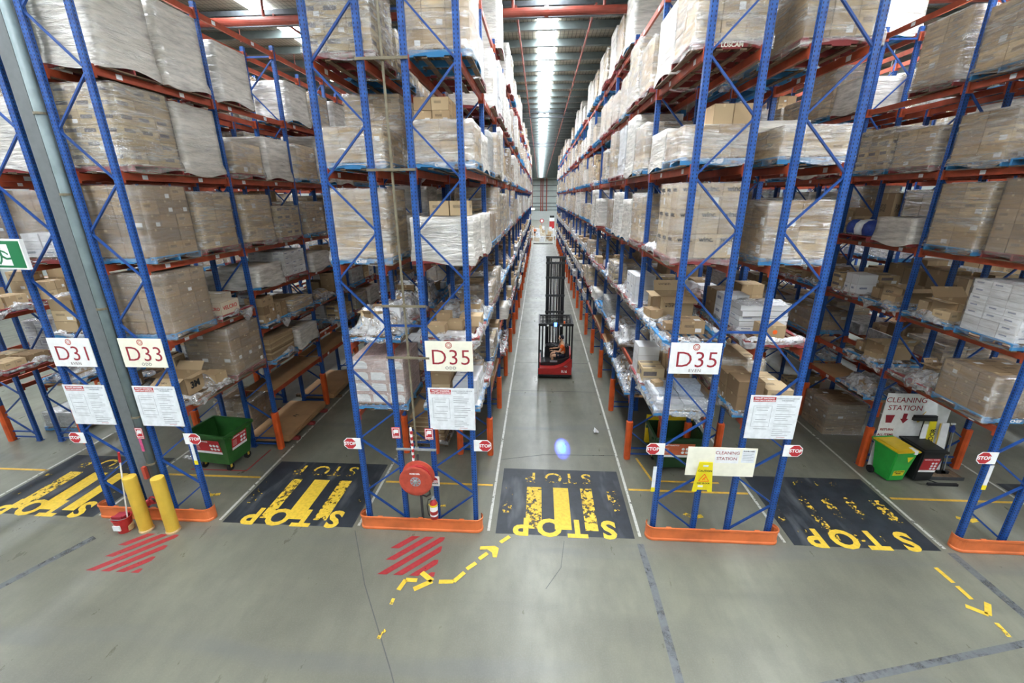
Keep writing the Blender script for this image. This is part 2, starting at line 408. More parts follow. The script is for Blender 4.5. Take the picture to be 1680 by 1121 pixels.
for x, s in ((-.77, 'left-hand'), (1.52, 'right-hand'), (-8.0, 'leftmost'), (-10.3, 'outermost'), (6.2, 'rightmost')):
    t = thing('sprinkler_pipe', f'{s} thin rusty sprinkler branch pipe running back under the roof', 'pipe', group='sprinkler branch pipes')
    ob('pipe', MB().tube([(x, 7.13, 12.1), (x, 131, 12.1)], .035, 8), 'pipe_red', t)
    h = MB()
    for i in range(36): h.box(x-.008, 9+3.5*i, 12.1, x+.008, 9.02+3.5*i, ROOF); h.tube([(x, 9+3.5*i, 12.06), (x, 9+3.5*i, 12.0)], .02, 6)
    ob('hanger', h, 'pipe_red', t, kind='stuff')
t = thing('riser_pipes', 'pair of tall red riser pipes on the far end wall', 'pipe')
for x in (.2, .8, 2.0): ob('pipe', MB().tube([(x, HY1-.33, 2.7), (x, HY1-.33, 12.4)], .17, 8), 'pipe_red', t)
ob('pipe', MB().tube([(-2.4, HY1-.25, 2.7), (-2.4, HY1-.25, 12.4)], .08, 8), 'pipe_red', t)
# unseen fill lamps added over the cross aisle to light the rack fronts
for i, (x, y) in enumerate([(x, y) for y in (-4.2, -10.0) for x in ((-15.5, -11.6, -7.7, -3.8, .1, 4.0, 7.9, 11.8, 15.7) if y > -5 else (-12, 0, 12))]):
    t = thing('added_fill_lamp', '', '', (x, y, 0)); del t['label']; del t['category']; struct(t)
    ob('housing', MB().lathe([(.08, 12.6), (.1, 12.2), (.5, 11.82), (.52, 11.8)], 20), 'dark_grey', t)
    ob('lens', MB().lathe([(.49, 11.795), (.49, 11.775)], 20), 'fill_glow', t)
for (x, y) in ((-8.75, 12.2), (-8.75, 13.9), (13.8, 17.5)):
    t = thing('tube_lamp', f'white strip lamp under the roof {"beside the left skylight, the nearer" if y<13 else "beside the left skylight, the farther" if x<0 else "seen between the right-hand racks"}', 'lamp', (x, y, 11.9))
    ob('diffuser', MB().box(-.7, -.09, 0, .7, .09, .08), 'lit_white', t); ob('hanger', MB().box(-.6, -.01, .08, -.58, .01, .8).box(.58, -.01, .08, .6, .01, .8), 'steel', t)
# ------------------------------------------------------------ floor paint
def flat(name, polys, mat, z=.002, label=None, cat='floor marking', parent=None, group=None, th=.0015):
    m = MB()
    for p in polys: m.poly([(x, y, z) for x, y in p], (0, 0, th))
    o = ob(name, m, mat, parent)
    if label: tag(o, label, cat, group)
    return o
def rect(x0, y0, x1, y1): return [(x0, y0), (x1, y0), (x1, y1), (x0, y1)]
def strip(pts, w):
    out = []
    for (a, b), (c, d) in zip(pts, pts[1:]):
        L = math.hypot(c-a, d-b); nx, ny = -(d-b)/L*w/2, (c-a)/L*w/2
        out.append([(a-nx, b-ny), (c-nx, d-ny), (c+nx, d+ny), (a+nx, b+ny)])
    return out
def stop_mat(x0, x1, near, bars, far_, blot, label):
    t = thing('stop_marking', label, 'floor marking')
    flat('black_panel', [rect(x0, -.16, x1, 2.2)], 'mat_black', parent=t)
    w = (x1-x0)/2.98
    cs = [x0+w*v for v in (2.47, 1.78, 1.17, .56)]
    for ch, cx in zip('STOP', cs):
        text(ch, .7, near, t, (cx, .1, .0045), (0, 0, PI), bold=.024, name='letter', scale=(.98, 1.04, 1), depth=.001)
    for ch, cx in zip('STOP', [x0+w*v for v in (2.15, 1.72, 1.3, .72)]):
        text(ch, .62, far_, t, (cx, 1.86, .0045), (0, 0, PI), bold=.004, name='letter', scale=(.95, .95, 1), depth=.001)
    for b0, b1, m in bars: flat('bar', [rect(x0+w*b0, .02, x0+w*b1, 1.45)], m, .0036, parent=t)
    if blot: flat('bar', [rect(x0+w*2.6, .55, x0+w*2.84, 1.4)], 'paint_gone', .0036, parent=t); flat('bar', [rect(x0+w*.08, .5, x0+w*.3, 1.4)], 'paint_gone', .0036, parent=t)
stop_mat(-.87, 2.1, 'paint_fresh', [(.64, 1.0, 'paint_worn'), (1.29, 1.66, 'paint_fresh'), (1.96, 2.24, 'paint_worn')], 'paint_worn', True, 'black floor panel with yellow STOP at the mouth of the D35 aisle')
stop_mat(-7.05, -4.05, 'paint_fresh', [(.75, 1.0, 'paint_worn'), (1.32, 1.72, 'paint_fresh'), (2.0, 2.3, 'paint_worn')], 'paint_worn', True, 'black floor panel with yellow STOP between the D33 and D35 ODD racks')
stop_mat(-13.1, -10.15, 'paint_fresh', [(.64, 1.0, 'paint_worn'), (1.32, 1.72, 'paint_fresh'), (2.0, 2.3, 'paint_fresh')], 'paint_worn', True, 'black floor panel with streaked yellow STOP left of the D31 rack')
stop_mat(5.36, 8.25, 'paint_fresh', [(.3, .5, 'paint_gone'), (.9, 1.1, 'paint_gone'), (1.45, 1.65, 'paint_gone'), (2.0, 2.2, 'paint_gone')], 'paint_gone', True, 'black floor panel with mostly flaked STOP right of the D35 EVEN rack')
stop_mat(11.5, 14.4, 'paint_fresh', [(.9, 1.2, 'paint_gone')], 'paint_gone', False, 'black floor panel behind the rack at the right edge')
for x, l in ((-13.2, 'left of the D31 panel'), (-10.05, 'beside the D31 rack'), (-7.15, 'beside the D33 rack'), (-3.93, 'beside the D35 ODD left row'), (-1.03, 'along the left side of the D35 aisle'), (2.22, 'along the right side of the D35 aisle'), (5.2, 'beside the D35 EVEN right row'), (8.36, 'beside the rack with the cleaning bins'), (11.4, 'beyond the rightmost rack')):
    flat('aisle_line', strip([(x, -.1), (x, 58.5)], .06), 'line_white', .0055, f'worn white floor line {l}', group='white aisle lines')
for a, b, l in ((-16, -13.15, 'at the left edge'), (-9.95, -7.2, 'under the D31 and D33 rack'), (-3.85, -1.1, 'under the D35 ODD rack'), (2.28, 5.15, 'under the D35 EVEN rack'), (8.45, 11.3, 'under the rack with the bins')):
    flat('cross_line', strip([(a, 1.47), (b, 1.47)], .07), 'line_yellow', .0055, f'thin yellow floor line {l}')
def hatch(x0, y0, x1, y1, label):
    t = thing('hatched_marking', label, 'floor marking')
    w, g = .135, .27
    for i in range(-5, 9):
        c = x0 + g*i*1.15
        # clip a diagonal band to the box (slope: up to the upper right)
        poly = []
        for s in range(0, 21):
            y = y0+(y1-y0)*s/20; x = c+(y-y0)*1.0; poly.append((x, y))
        L = [(x, y) for x, y in poly if x0 <= x <= x1-w*.3]
        if len(L) < 3: continue
        P2 = [(x, y) for x, y in L] + [(min(x+w*1.35, x1), y) for x, y in reversed(L)]
        flat('stripe', [P2], 'line_red', .003, parent=t)
hatch(-8.82, -1.58, -7.72, -.58, 'red striped keep-clear box on the floor before the yellow bollards')
hatch(-3.05, -1.35, -1.94, -.34, 'red striped keep-clear box on the floor before the D35 ODD rail')
path = [(-.56, -.24), (-.74, -.42)], [(-.98, -.72), (-1.13, -.88)], [(-1.18, -.98), (-1.34, -1.14)], [(-1.37, -1.22), (-1.54, -1.44), (-1.82, -1.46)], [(-2.24, -1.45), (-2.46, -1.45), (-2.53, -1.68)]
t = thing('walkway_arrows', 'dashed yellow walkway arrows bending towards the D35 aisle', 'floor marking')
for pts in path: flat('dash', strip(pts, .085), 'arrow_yellow', .0065, parent=t)
flat('arrow_head', [[(-1.15, -.55), (-.85, -.52), (-.76, -.58), (-.78, -.82), (-.86, -.82), (-.89, -.7), (-1.0, -.62), (-1.15, -.64)]], 'arrow_yellow', .0065, parent=t)
flat('arrow_head', strip([(-2.2, -1.27), (-1.95, -1.45), (-2.25, -1.65)], .1), 'arrow_yellow', .0065, parent=t)
flat('dash', strip([(-2.56, -1.86), (-2.57, -1.98)], .06), 'paint_worn', .0065, parent=t)
flat('dash', strip([(-2.5, -2.46), (-2.56, -2.53), (-2.57, -2.62)], .06), 'paint_worn', .0065, parent=t)
t = thing('walkway_arrow', 'dashed yellow arrow on the open floor at the right', 'floor marking')
flat('dash', strip([(7.77, -.6), (7.8, -.95)], .08), 'arrow_yellow', .0065, parent=t); flat('dash', strip([(7.8, -1.02), (7.81, -1.3)], .08), 'arrow_yellow', .0065, parent=t)
flat('arrow_head', strip([(7.58, -1.44), (7.81, -1.6), (8.02, -1.36)], .09), 'arrow_yellow', .0065, parent=t)
flat('dash', strip([(7.8, -1.75), (7.77, -2.0)], .07), 'paint_worn', .0065, parent=t)
for x, y, l in ((-8.0, .75, 'under the D33 frame'), (-2.35, .62, 'under the hose reel'), (3.55, .6, 'under the caution sign'), (9.6, .8, 'behind the rightmost rail')):
    flat('arrow_scrap', strip([(x-.18, y+.08), (x, y-.04), (x+.22, y+.02)], .1), 'paint_worn', .0065, f'scrap of a yellow arrow {l}')
flat('arrow_scrap', strip([(6.9, 3.6), (6.7, 4.2), (6.6, 4.9)], .1), 'paint_gone', .0065, 'flaked yellow arrow in the aisle right of D35 EVEN')
flat('joint_patch', strip([(2.18, -.3), (2.2, -1.4), (2.17, -3.4), (2.17, -6)], .13), 'joint_dark', .0025, 'dark grey floor joint running forward from the D35 EVEN rail')
flat('joint_patch', strip([(-9.5, -.75), (-10.1, -2.1), (-12, -6)], .16), 'joint_dark', .0025, 'dark grey floor joint running forward left of the red bucket')
flat('joint_patch', strip([(8.4, -.2), (8.45, -2.4), (8.4, -6)], .16), 'joint_dark', .0025, 'dark grey floor joint running forward at the right')
flat('joint_patch', strip([(3.4, -3.15), (8.4, -1.98), (12, -1.3)], .1), 'joint_dark', .0025, 'dark grey band crossing the floor at the lower right')
t = flat('floor_crack', strip([(-3.95, -.25), (-3.2, -1.6), (-2.2, -3.1), (-1.4, -4.4)], .018), 'seam', .0025, 'thin crack in the floor from the D35 ODD rail forward', 'floor crack')
flat('floor_crack', strip([(-1.0, 2.6), (.2, 2.9), (2.2, 2.95)], .02), 'seam', .0025, 'thin joint across the D35 aisle behind the STOP panel', 'floor crack')
flat('floor_crack', strip([(.6, -.3), (.5, -1.0), (.2, -1.5)], .012), 'seam', .0025, 'short hairline crack before the D35 aisle', 'floor crack')
for i, y in enumerate((7.1, 10.0, 13.2, 16.5, 20, 24)): flat('floor_crack', [rect(-1.0, y, 2.2, y+.02)], 'seam', .0025, f'saw cut across the D35 aisle floor, the {("first","second","third","fourth","fifth","sixth")[i]} one back', 'floor crack', group='saw cuts across the aisle')
flat('bin_outline', strip([(2.75, 2.85), (2.95, 1.85), (4.6, 1.85)], .06), 'line_yellow', .0065, 'yellow corner outline round the soft plastics bin')
flat('bin_outline', strip([(-9.3, 1.72), (-7.75, 1.72), (-7.7, 2.75)], .04), 'line_red', .0065, 'thin red outline round the green waste bin')
# ------------------------------------------------------------ rack parts
H = 10.9
def c_channel():
    m = MB(); prof = [(-.05, 0), (.05, 0), (.05, .08), (.035, .08), (.035, .072), (.044, .072), (.044, .006), (-.044, .006), (-.044, .072), (-.035, .072), (-.035, .08), (-.05, .08)]
    b = 0; n = len(prof); m.v = [(x, y, 0) for x, y in prof] + [(x, y, H) for x, y in prof]
    for k in range(n): m.f.append((k, (k+1) % n, n+(k+1) % n, n+k))
    m.f.append(tuple(range(n))[::-1]); m.f.append(tuple(range(n, 2*n)))
    return m.mesh('upright')
UP = c_channel(); UP.materials.append(MATS['blue_upright'])
UPF = MB().box(-.05, 0, 0, .05, .08, H).mesh('upright_far'); UPF.materials.append(MATS['blue'])
FOOT = MB().box(-.08, -.02, 0, .08, .11, .012).box(-.06, -.004, .012, .06, .0, .14).mesh('foot_plate'); FOOT.materials.append(MATS['blue'])
BEAM = MB().box(-.025, 0, -.06, .025, P-.08, .06).mesh('beam'); BEAM.materials.append(MATS['orange'])
CONN = MB().box(-.058, 0, -.11, .058, .045, .09).mesh('beam_connector'); CONN.materials.append(MATS['orange'])
BLAB = MB().box(-.0265, -.06, -.04, .0265, .06, .04).mesh('beam_label'); BLAB.materials.append(MATS['paper'])
GUARD = MB().poly([(-.075, -.05, 0), (-.02, -.085, 0), (.05, -.085, 0), (.085, -.05, 0), (.085, .06, 0), (-.075, .06, 0)], (0, 0, 1.15)).mesh('upright_guard'); GUARD.materials.append(MATS['guard_orange'])
NODES = [.16, .85, 1.49, 2.14, 2.80, 3.70, 4.60, 5.47, 6.33, 7.20, 8.05, 8.93, 9.80, 10.6]   # even: inner side, odd: outer side
STD = [2.65, 4.12, 5.65, 7.30, 8.95, 10.68]
D33L = [1.70, 2.45, 3.50, 4.55, 5.65, 7.30, 8.95, 10.68]
CX = {'E': -14.69, 'D': -8.644, 'A': -2.506, 'B': 3.688, 'R': 9.88, 'S': 16.07}
ROWS = {}
for r, c in CX.items():
    ROWS[r+'1'] = dict(xo=c-1.193, xi=c-.353, side=-1)
    ROWS[r+'2'] = dict(xo=c+1.193, xi=c+.353, side=1)
ROWTXT = {'E1': 'outermost left rack', 'E2': 'left-edge rack', 'D1': 'D31 row', 'D2': 'D33 row', 'A1': 'D35 ODD left row', 'A2': 'D35 ODD aisle row',
          'B1': 'D35 EVEN aisle row', 'B2': 'D35 EVEN right row', 'R1': 'cleaning bin row', 'R2': 'right-edge back row', 'S1': 'row beyond the right edge', 'S2': 'outermost right rack'}
RACKLAB = {'E1': 'blue and orange pallet rack row farthest left', 'E2': 'blue and orange pallet rack row at the left edge, facing the D31 panel',
 'D1': 'pallet rack row carrying the D31 sign on its end frame', 'D2': 'pallet rack row carrying the D33 sign, with five low shelves',
 'A1': 'pallet rack row left of the hose reel', 'A2': 'pallet rack row with the D35 ODD sign, left side of the forklift aisle',
 'B1': 'pallet rack row with the D35 EVEN sign, right side of the forklift aisle', 'B2': 'pallet rack row right of the white cleaning station board',
 'R1': 'pallet rack row over the green and black bins at the right', 'R2': 'pallet rack row behind the bins row at the right edge', 'S1': 'pallet rack row beyond the right edge rack', 'S2': 'pallet rack row farthest right'}
NB = 20
def levels(row, k):
    if k == 0: return STD
    if row == 'D2': return D33L
    return [1.75]+STD
def make_row(row):
    R = ROWS[row]; xo, xi, s = R['xo'], R['xi'], R['side']
    t = thing('pallet_rack', RACKLAB[row], 'rack', (min(xo, xi)+.42, 0, 0), group='pallet rack rows'); ox = t.location.x
    xo -= ox; xi -= ox
    inner = row in ('A1', 'B2', 'D1', 'R2', 'S1', 'E1', 'S2')
    nd = {'E1': 2, 'E2': 5, 'D1': 4, 'D2': 8, 'A1': 4, 'A2': 9, 'B1': 9, 'B2': 4, 'R1': 8, 'R2': 4, 'S1': 3, 'S2': 1}[row]
    nb = {'S2': 8, 'E1': 8}.get(row, NB)
    fu, fb, fg = MB(), MB(), MB()
    for k in range(nb+1):
        y = k*P
        if k <= nd:
            fr = bpy.data.objects.new('upright_frame', None); COL.objects.link(fr); fr.parent = t; fr.location = (0, y, 0)
            ob('upright', UP, None, fr, (xo, 0, 0)); ob('upright', UP, None, fr, (xi, 0, 0))
            ob('foot_plate', FOOT, None, fr, (xo, 0, 0)); ob('foot_plate', FOOT, None, fr, (xi, 0, 0))
            a, b = xi-.04*(1 if xi > xo else -1), xo+.04*(1 if xi > xo else -1)
            if k <= 2:
                for i, (z0, z1) in enumerate(zip(NODES, NODES[1:])):
                    p, q = ((a, z0), (b, z1)) if i % 2 == 0 else ((b, z0), (a, z1))
                    dz = .03
                    ob('brace', MB().bar((p[0], .04, p[1]+dz), (q[0], .04, q[1]-dz), .03, .04, (0, 1, 0)), 'blue', fr)
                ob('brace', MB().box(min(a, b), .025, .1, max(a, b), .055, .14), 'blue', fr); ob('brace', MB().box(min(a, b), .025, 10.62, max(a, b), .055, 10.66), 'blue', fr)
            else:
                m = MB()
                for i, (z0, z1) in enumerate(zip(NODES, NODES[1:])):
                    p, q = ((a, z0), (b, z1)) if i % 2 == 0 else ((b, z0), (a, z1))
                    m.bar((p[0], .04, p[1]+.03), (q[0], .04, q[1]-.03), .03, .04, (0, 1, 0))
                ob('brace', m, 'blue', fr, kind='stuff')
        else:
            for x in (xo, xi): fu.box(x-.05, y, 0, x+.05, y+.08, H)
            for i, (z0, z1) in enumerate(zip(NODES, NODES[1:])):
                p, q = ((xi, z0), (xo, z1)) if i % 2 == 0 else ((xo, z0), (xi, z1))
                fu.bar((p[0], y+.04, p[1]), (q[0], y+.04, q[1]), .03, .04, (0, 1, 0))
        if k >= 1 and row not in ('S2',):
            gs = ob('upright_guard', GUARD, None, t, (xo, y, 0), scale=(s, 1, 1)) if k <= 16 else fg.box(xo-.08, y-.085, 0, xo+.08, y+.06, 1.15)
            if k == 1 and row in ('A1', 'A2', 'B1', 'B2'): ob('upright_guard', GUARD, None, t, (xi, y, 0), scale=(-s, 1, 1))
            if k <= 6: ob('floor_tie', MB().box(min(xi, xo)+.05, y+.02, .28, max(xi, xo)-.05, y+.06, .32), 'blue', t)
        if k == nb: break
        for z in levels(row, k):
            for x in (xo, xi):
                if k < nd:
                    bm_ = ob('beam', BEAM, None, t, (x, y+.08, z)); ob('beam_connector', CONN, None, bm_, (0, 0, 0)); ob('beam_connector', CONN, None, bm_, (0, P-.125, 0))
                    if x == xo and random.random() < .8:
                        for yy in (.5, 1.9): ob('beam_label', BLAB, None, bm_, (0, yy, 0))
                else: fb.box(x-.03, y+.08, z-.06, x+.03, y+P, z+.06)
            if z < 2 and k >= 1 and row != 'E1':
                if k < 4: ob('shelf_board', MB().box(min(xi, xo)-.02, y+.1, z+.062, max(xi, xo)+.02, y+P-.02, z+.08), 'mdf', t)
    if fu.v: ob('upright_frame', fu, 'blue', t, kind='stuff')
    if fb.v: ob('beam', fb, 'orange', t, kind='stuff')
    if fg.v: ob('upright_guard', fg, 'guard_orange', t, kind='stuff')
    return t
random.seed(3)
RT = {r: make_row(r) for r in ROWS}
# ------------------------------------------------------------ pallets
BEAR = MB().box(-.5825, -.019, 0, .5825, .019, .1)
def bearer_mesh(col):
    m = MB(); # solid bearer with two shallow notches below
    m.poly([(-.5825, -.02, 0), (-.36, -.02, 0), (-.36, -.02, .02), (-.14, -.02, .02), (-.14, -.02, 0), (.14, -.02, 0), (.14, -.02, .02), (.36, -.02, .02), (.36, -.02, 0), (.5825, -.02, 0), (.5825, -.02, .1), (-.5825, -.02, .1)], (0, .04, 0))
    me = m.mesh('bearer'); me.materials.append(MATS[PM[col][0]]); return me
BE = {c: bearer_mesh(c) for c in PM}
DB = {}
for c in PM:
    me = MB().box(-.048, -.5825, 0, .048, .5825, .022).mesh('deck_board'); me.materials.append(MATS[PM[c][1]]); DB[c] = me
    me = MB().box(-.048, -.5825, 0, .048, .5825, .022).mesh('edge_board'); me.materials.append(MATS[PM[c][0]]); DB[c+'e'] = me
PH = .144
def pallet_single(c):
    m1 = MB()
    for y in (-.56, 0, .56): m1.box(-.5825, y-.02, .022, .5825, y+.02, .122)
    for i in range(8): x = -.5345+i*.1527; m1.box(x-.048, -.5825, .122, x+.048, .5825, .144)
    for i in range(4): x = -.5345+i*.3563; m1.box(x-.048, -.5825, 0, x+.048, .5825, .022)
    me = m1.mesh('pallet_far'); me.materials.append(MATS[PM[c][0]]); return me
PS = {c: pallet_single(c) for c in PM}
CN = {'b': 'blue', 'r': 'red', 'w': 'bare timber'}
def pallet(c, loc, label, near=True, group='pallets on the racks'):
    if not near:
        return tag(ob('pallet', PS[c], None, None, loc), label, 'pallet', group)
    t = thing('pallet', label, 'pallet', loc, 0, group)
    for y in (-.56, 0, .56): ob('bearer', BE[c], None, t, (0, y, .022))
    for i in range(8): ob('deck_board', DB[c+'e'] if i in (0, 7) else DB[c], None, t, (-.5345+i*.1527, 0, .122))
    for i in range(4): ob('base_board', DB[c], None, t, (-.5345+i*.3563, 0, 0))
    return t
# ------------------------------------------------------------ loads
def wrap_mesh(w, d, h, seed, bulge=.012, amp=.006, n=9, z0=-.1):
    """stretch film round a stack: sides and folded top"""
    rnd = random.Random(seed); bm = bmesh.new()
    ph = [rnd.uniform(0, 6.28) for _ in range(8)]
    def dis(u, z, k): return amp*(math.sin(9*u+ph[k]+3*z)+.7*math.sin(17*z+ph[k+4]+5*u)) + rnd.uniform(-amp, amp)*.7
    per = []
    X, Y = w/2+.012, d/2+.012
    sides = [((-X, -Y), (X, -Y), (0, -1)), ((X, -Y), (X, Y), (1, 0)), ((X, Y), (-X, Y), (0, 1)), ((-X, Y), (-X, -Y), (-1, 0))]
    rows = []
    nz = max(4, int(n*h/1.0))
    for j in range(nz+1):
        z = z0+(h+.012-z0)*j/nz; ring = []
        for k, (a, b, nn) in enumerate(sides):
            for i in range(n):
                u = i/n; x = a[0]+(b[0]-a[0])*u; y = a[1]+(b[1]-a[1])*u
                o = max(0, dis(u, z, k)) if 0 < i else amp*.5
                fl = 1+.055*min(1, max(0, .1-z)/.08); ring.append(bm.verts.new((x*fl+nn[0]*o, y*fl+nn[1]*o, z+(rnd.uniform(-1, 1)*.004 if j else .05*math.sin(5*u+ph[k])))))
        rows.append(ring)
    m = len(rows[0])
    for a, b in zip(rows, rows[1:]):
        for i in range(m): bm.faces.new((a[i], a[(i+1) % m], b[(i+1) % m], b[i]))
    inner = [bm.verts.new((v.co.x*.72, v.co.y*.72, h+.016+rnd.uniform(0, .012))) for v in rows[-1]]
    for i in range(m): bm.faces.new((rows[-1][i], rows[-1][(i+1) % m], inner[(i+1) % m], inner[i]))
    me = bpy.data.meshes.new('stretch_wrap'); bm.to_mesh(me); bm.free()
    for p in me.polygons: p.use_smooth = True
    return me
from mathutils import noise as mn
def skirt_mesh(seed, h0=.0, hang=.1, top=.12):
    """torn film left round the edge of a pallet, folded and hanging in places"""
    rnd = random.Random(seed); bm = bmesh.new(); n = 26; pts = []
    for (a, b) in (((-.575, -.575), (.575, -.575)), ((.575, -.575), (.575, .575)), ((.575, .575), (-.575, .575)), ((-.575, .575), (-.575, -.575))):
        for i in range(n): pts.append((a[0]+(b[0]-a[0])*i/n, a[1]+(b[1]-a[1])*i/n))
    m = len(pts); o = seed*7.3; rings = []
    def nz(x, y, f, k=0): return mn.noise(Vector((x*f+o, y*f-o, k+o)))
    for j in range(7):
        q = j/6; ring = []
        for i, (x, y) in enumerate(pts):
            tp = top*max(.1, .55+1.3*nz(x, y, 2.3)); lo = -.06-hang*max(0, .2+2.2*nz(x, y, 3.1, 9))
            z = lo+(tp-lo)*q; inn = 1.0 if q < .5 else 1-.16*(q-.5)*2
            ou = .012+.05*max(0, nz(x, y, 6, z*5)+.25); l = math.hypot(x, y)
            ring.append(bm.verts.new((x*inn+x/l*ou, y*inn+y/l*ou, z+.03*nz(x, y, 9, q*3))))
        rings.append(ring)
    for a, b in zip(rings, rings[1:]):
        for i in range(m): bm.faces.new((a[i], a[(i+1) % m], b[(i+1) % m], b[i]))
    me = bpy.data.meshes.new('torn_film'); bm.to_mesh(me); bm.free(); me.materials.append(MATS['film_torn'])
    for p in me.polygons: p.use_smooth = True
    return me
SKIRT = [skirt_mesh(i, hang=.06+.05*(i % 3), top=.09+.05*(i % 2)) for i in range(6)]
def heap_mesh(seed, h, w=1.05):
    """film thrown over a low uneven stack"""
    rnd = random.Random(seed); n = 26; bm = bmesh.new(); V = []; o = seed*3.7
    B = [(rnd.uniform(-.35, .35), rnd.uniform(-.35, .35), rnd.uniform(.15, .3), rnd.uniform(.5, 1)) for _ in range(5)]
    for i in range(n+1):
        for j in range(n+1):
            x = (i/n-.5)*w; y = (j/n-.5)*w
            z = max([0]+[hh*h*min(1, max(0, 1.5-1.5*max(abs(x-bx), abs(y-by))/(r*1.6))) for bx, by, r, hh in B])
            e = min(1, 6*min(.5-abs(i/n-.5), .5-abs(j/n-.5)))
            V.append(bm.verts.new((x*1.06, y*1.06, .012+z*e+.05*abs(mn.noise(Vector((x*5+o, y*5, o))))+.025*abs(mn.noise(Vector((x*13+o, y*13, o)))))))
    for i in range(n):
        for j in range(n):
            a = i*(n+1)+j; bm.faces.new((V[a], V[a+1], V[a+n+2], V[a+n+1]))
    me = bpy.data.meshes.new('loose_film'); bm.normal_update(); bm.to_mesh(me); bm.free(); me.materials.append(MATS['film_torn'])
    for p in me.polygons: p.use_smooth = True
    return me, B
def open_carton(w, d, h, mat='cardboard', seed=0):
    rnd = random.Random(seed); m = MB(); t = .006
    m.box(-w/2, -d/2, 0, w/2, d/2, t); m.box(-w/2, -d/2, 0, -w/2+t, d/2, h); m.box(w/2-t, -d/2, 0, w/2, d/2, h); m.box(-w/2, -d/2, 0, w/2, -d/2+t, h); m.box(-w/2, d/2-t, 0, w/2, d/2, h)
    fl = d*.45
    for sx, ax in ((-1, 'x'), (1, 'x'), (-1, 'y'), (1, 'y')):
        a = rnd.uniform(-.6, 1.0)
        if ax == 'x':
            X = sx*w/2; q = [(X, -d/2, h), (X, d/2, h), (X+sx*fl*math.cos(a)*.7, d/2*.95, h+fl*math.sin(a)*.7), (X+sx*fl*math.cos(a)*.7, -d/2*.95, h+fl*math.sin(a)*.7)]
        else:
            Y = sx*d/2; q = [(-w/2, Y, h), (w/2, Y, h), (w/2*.95, Y+sx*fl*math.cos(a), h+fl*math.sin(a)), (-w/2*.95, Y+sx*fl*math.cos(a), h+fl*math.sin(a))]
        m.poly(q, (0, 0, .005))
    me = m.mesh('open_carton', boxuv=True); me.materials.append(MATS[mat]); return me
OPENC = [open_carton(.42, .34, .26, 'cardboard' if i % 2 else 'cardboard_dark', i) for i in range(4)]
PROTO = {}
WR = {}
def stack(parts, w, d, h, nx, ny, nz, mat, rnd, gap=.006, jit=.006, z0=0, x0=0, y0=0):
    bw, bd, bh = w/nx, d/ny, h/nz
    for k in range(nz):
        for i in range(nx):
            for j in range(ny):
                if 0 < i < nx-1 and 0 < j < ny-1 and k < nz-1: continue
                parts.append(('carton', cube(mat), (x0-w/2+bw*(i+.5)+rnd.uniform(-jit, jit), y0-d/2+bd*(j+.5)+rnd.uniform(-jit, jit), z0+bh*k), 0, (bw-gap, bd-gap, bh-.004)))
def get_wrap(w, d, h, mat, seed):
    k = (round(w, 2), round(d, 2), round(h, 2), mat, seed % 2)
    if k not in WR:
        me = wrap_mesh(w, d, h, seed); me.materials.append(MATS[mat]); WR[k] = me
    return WR[k]
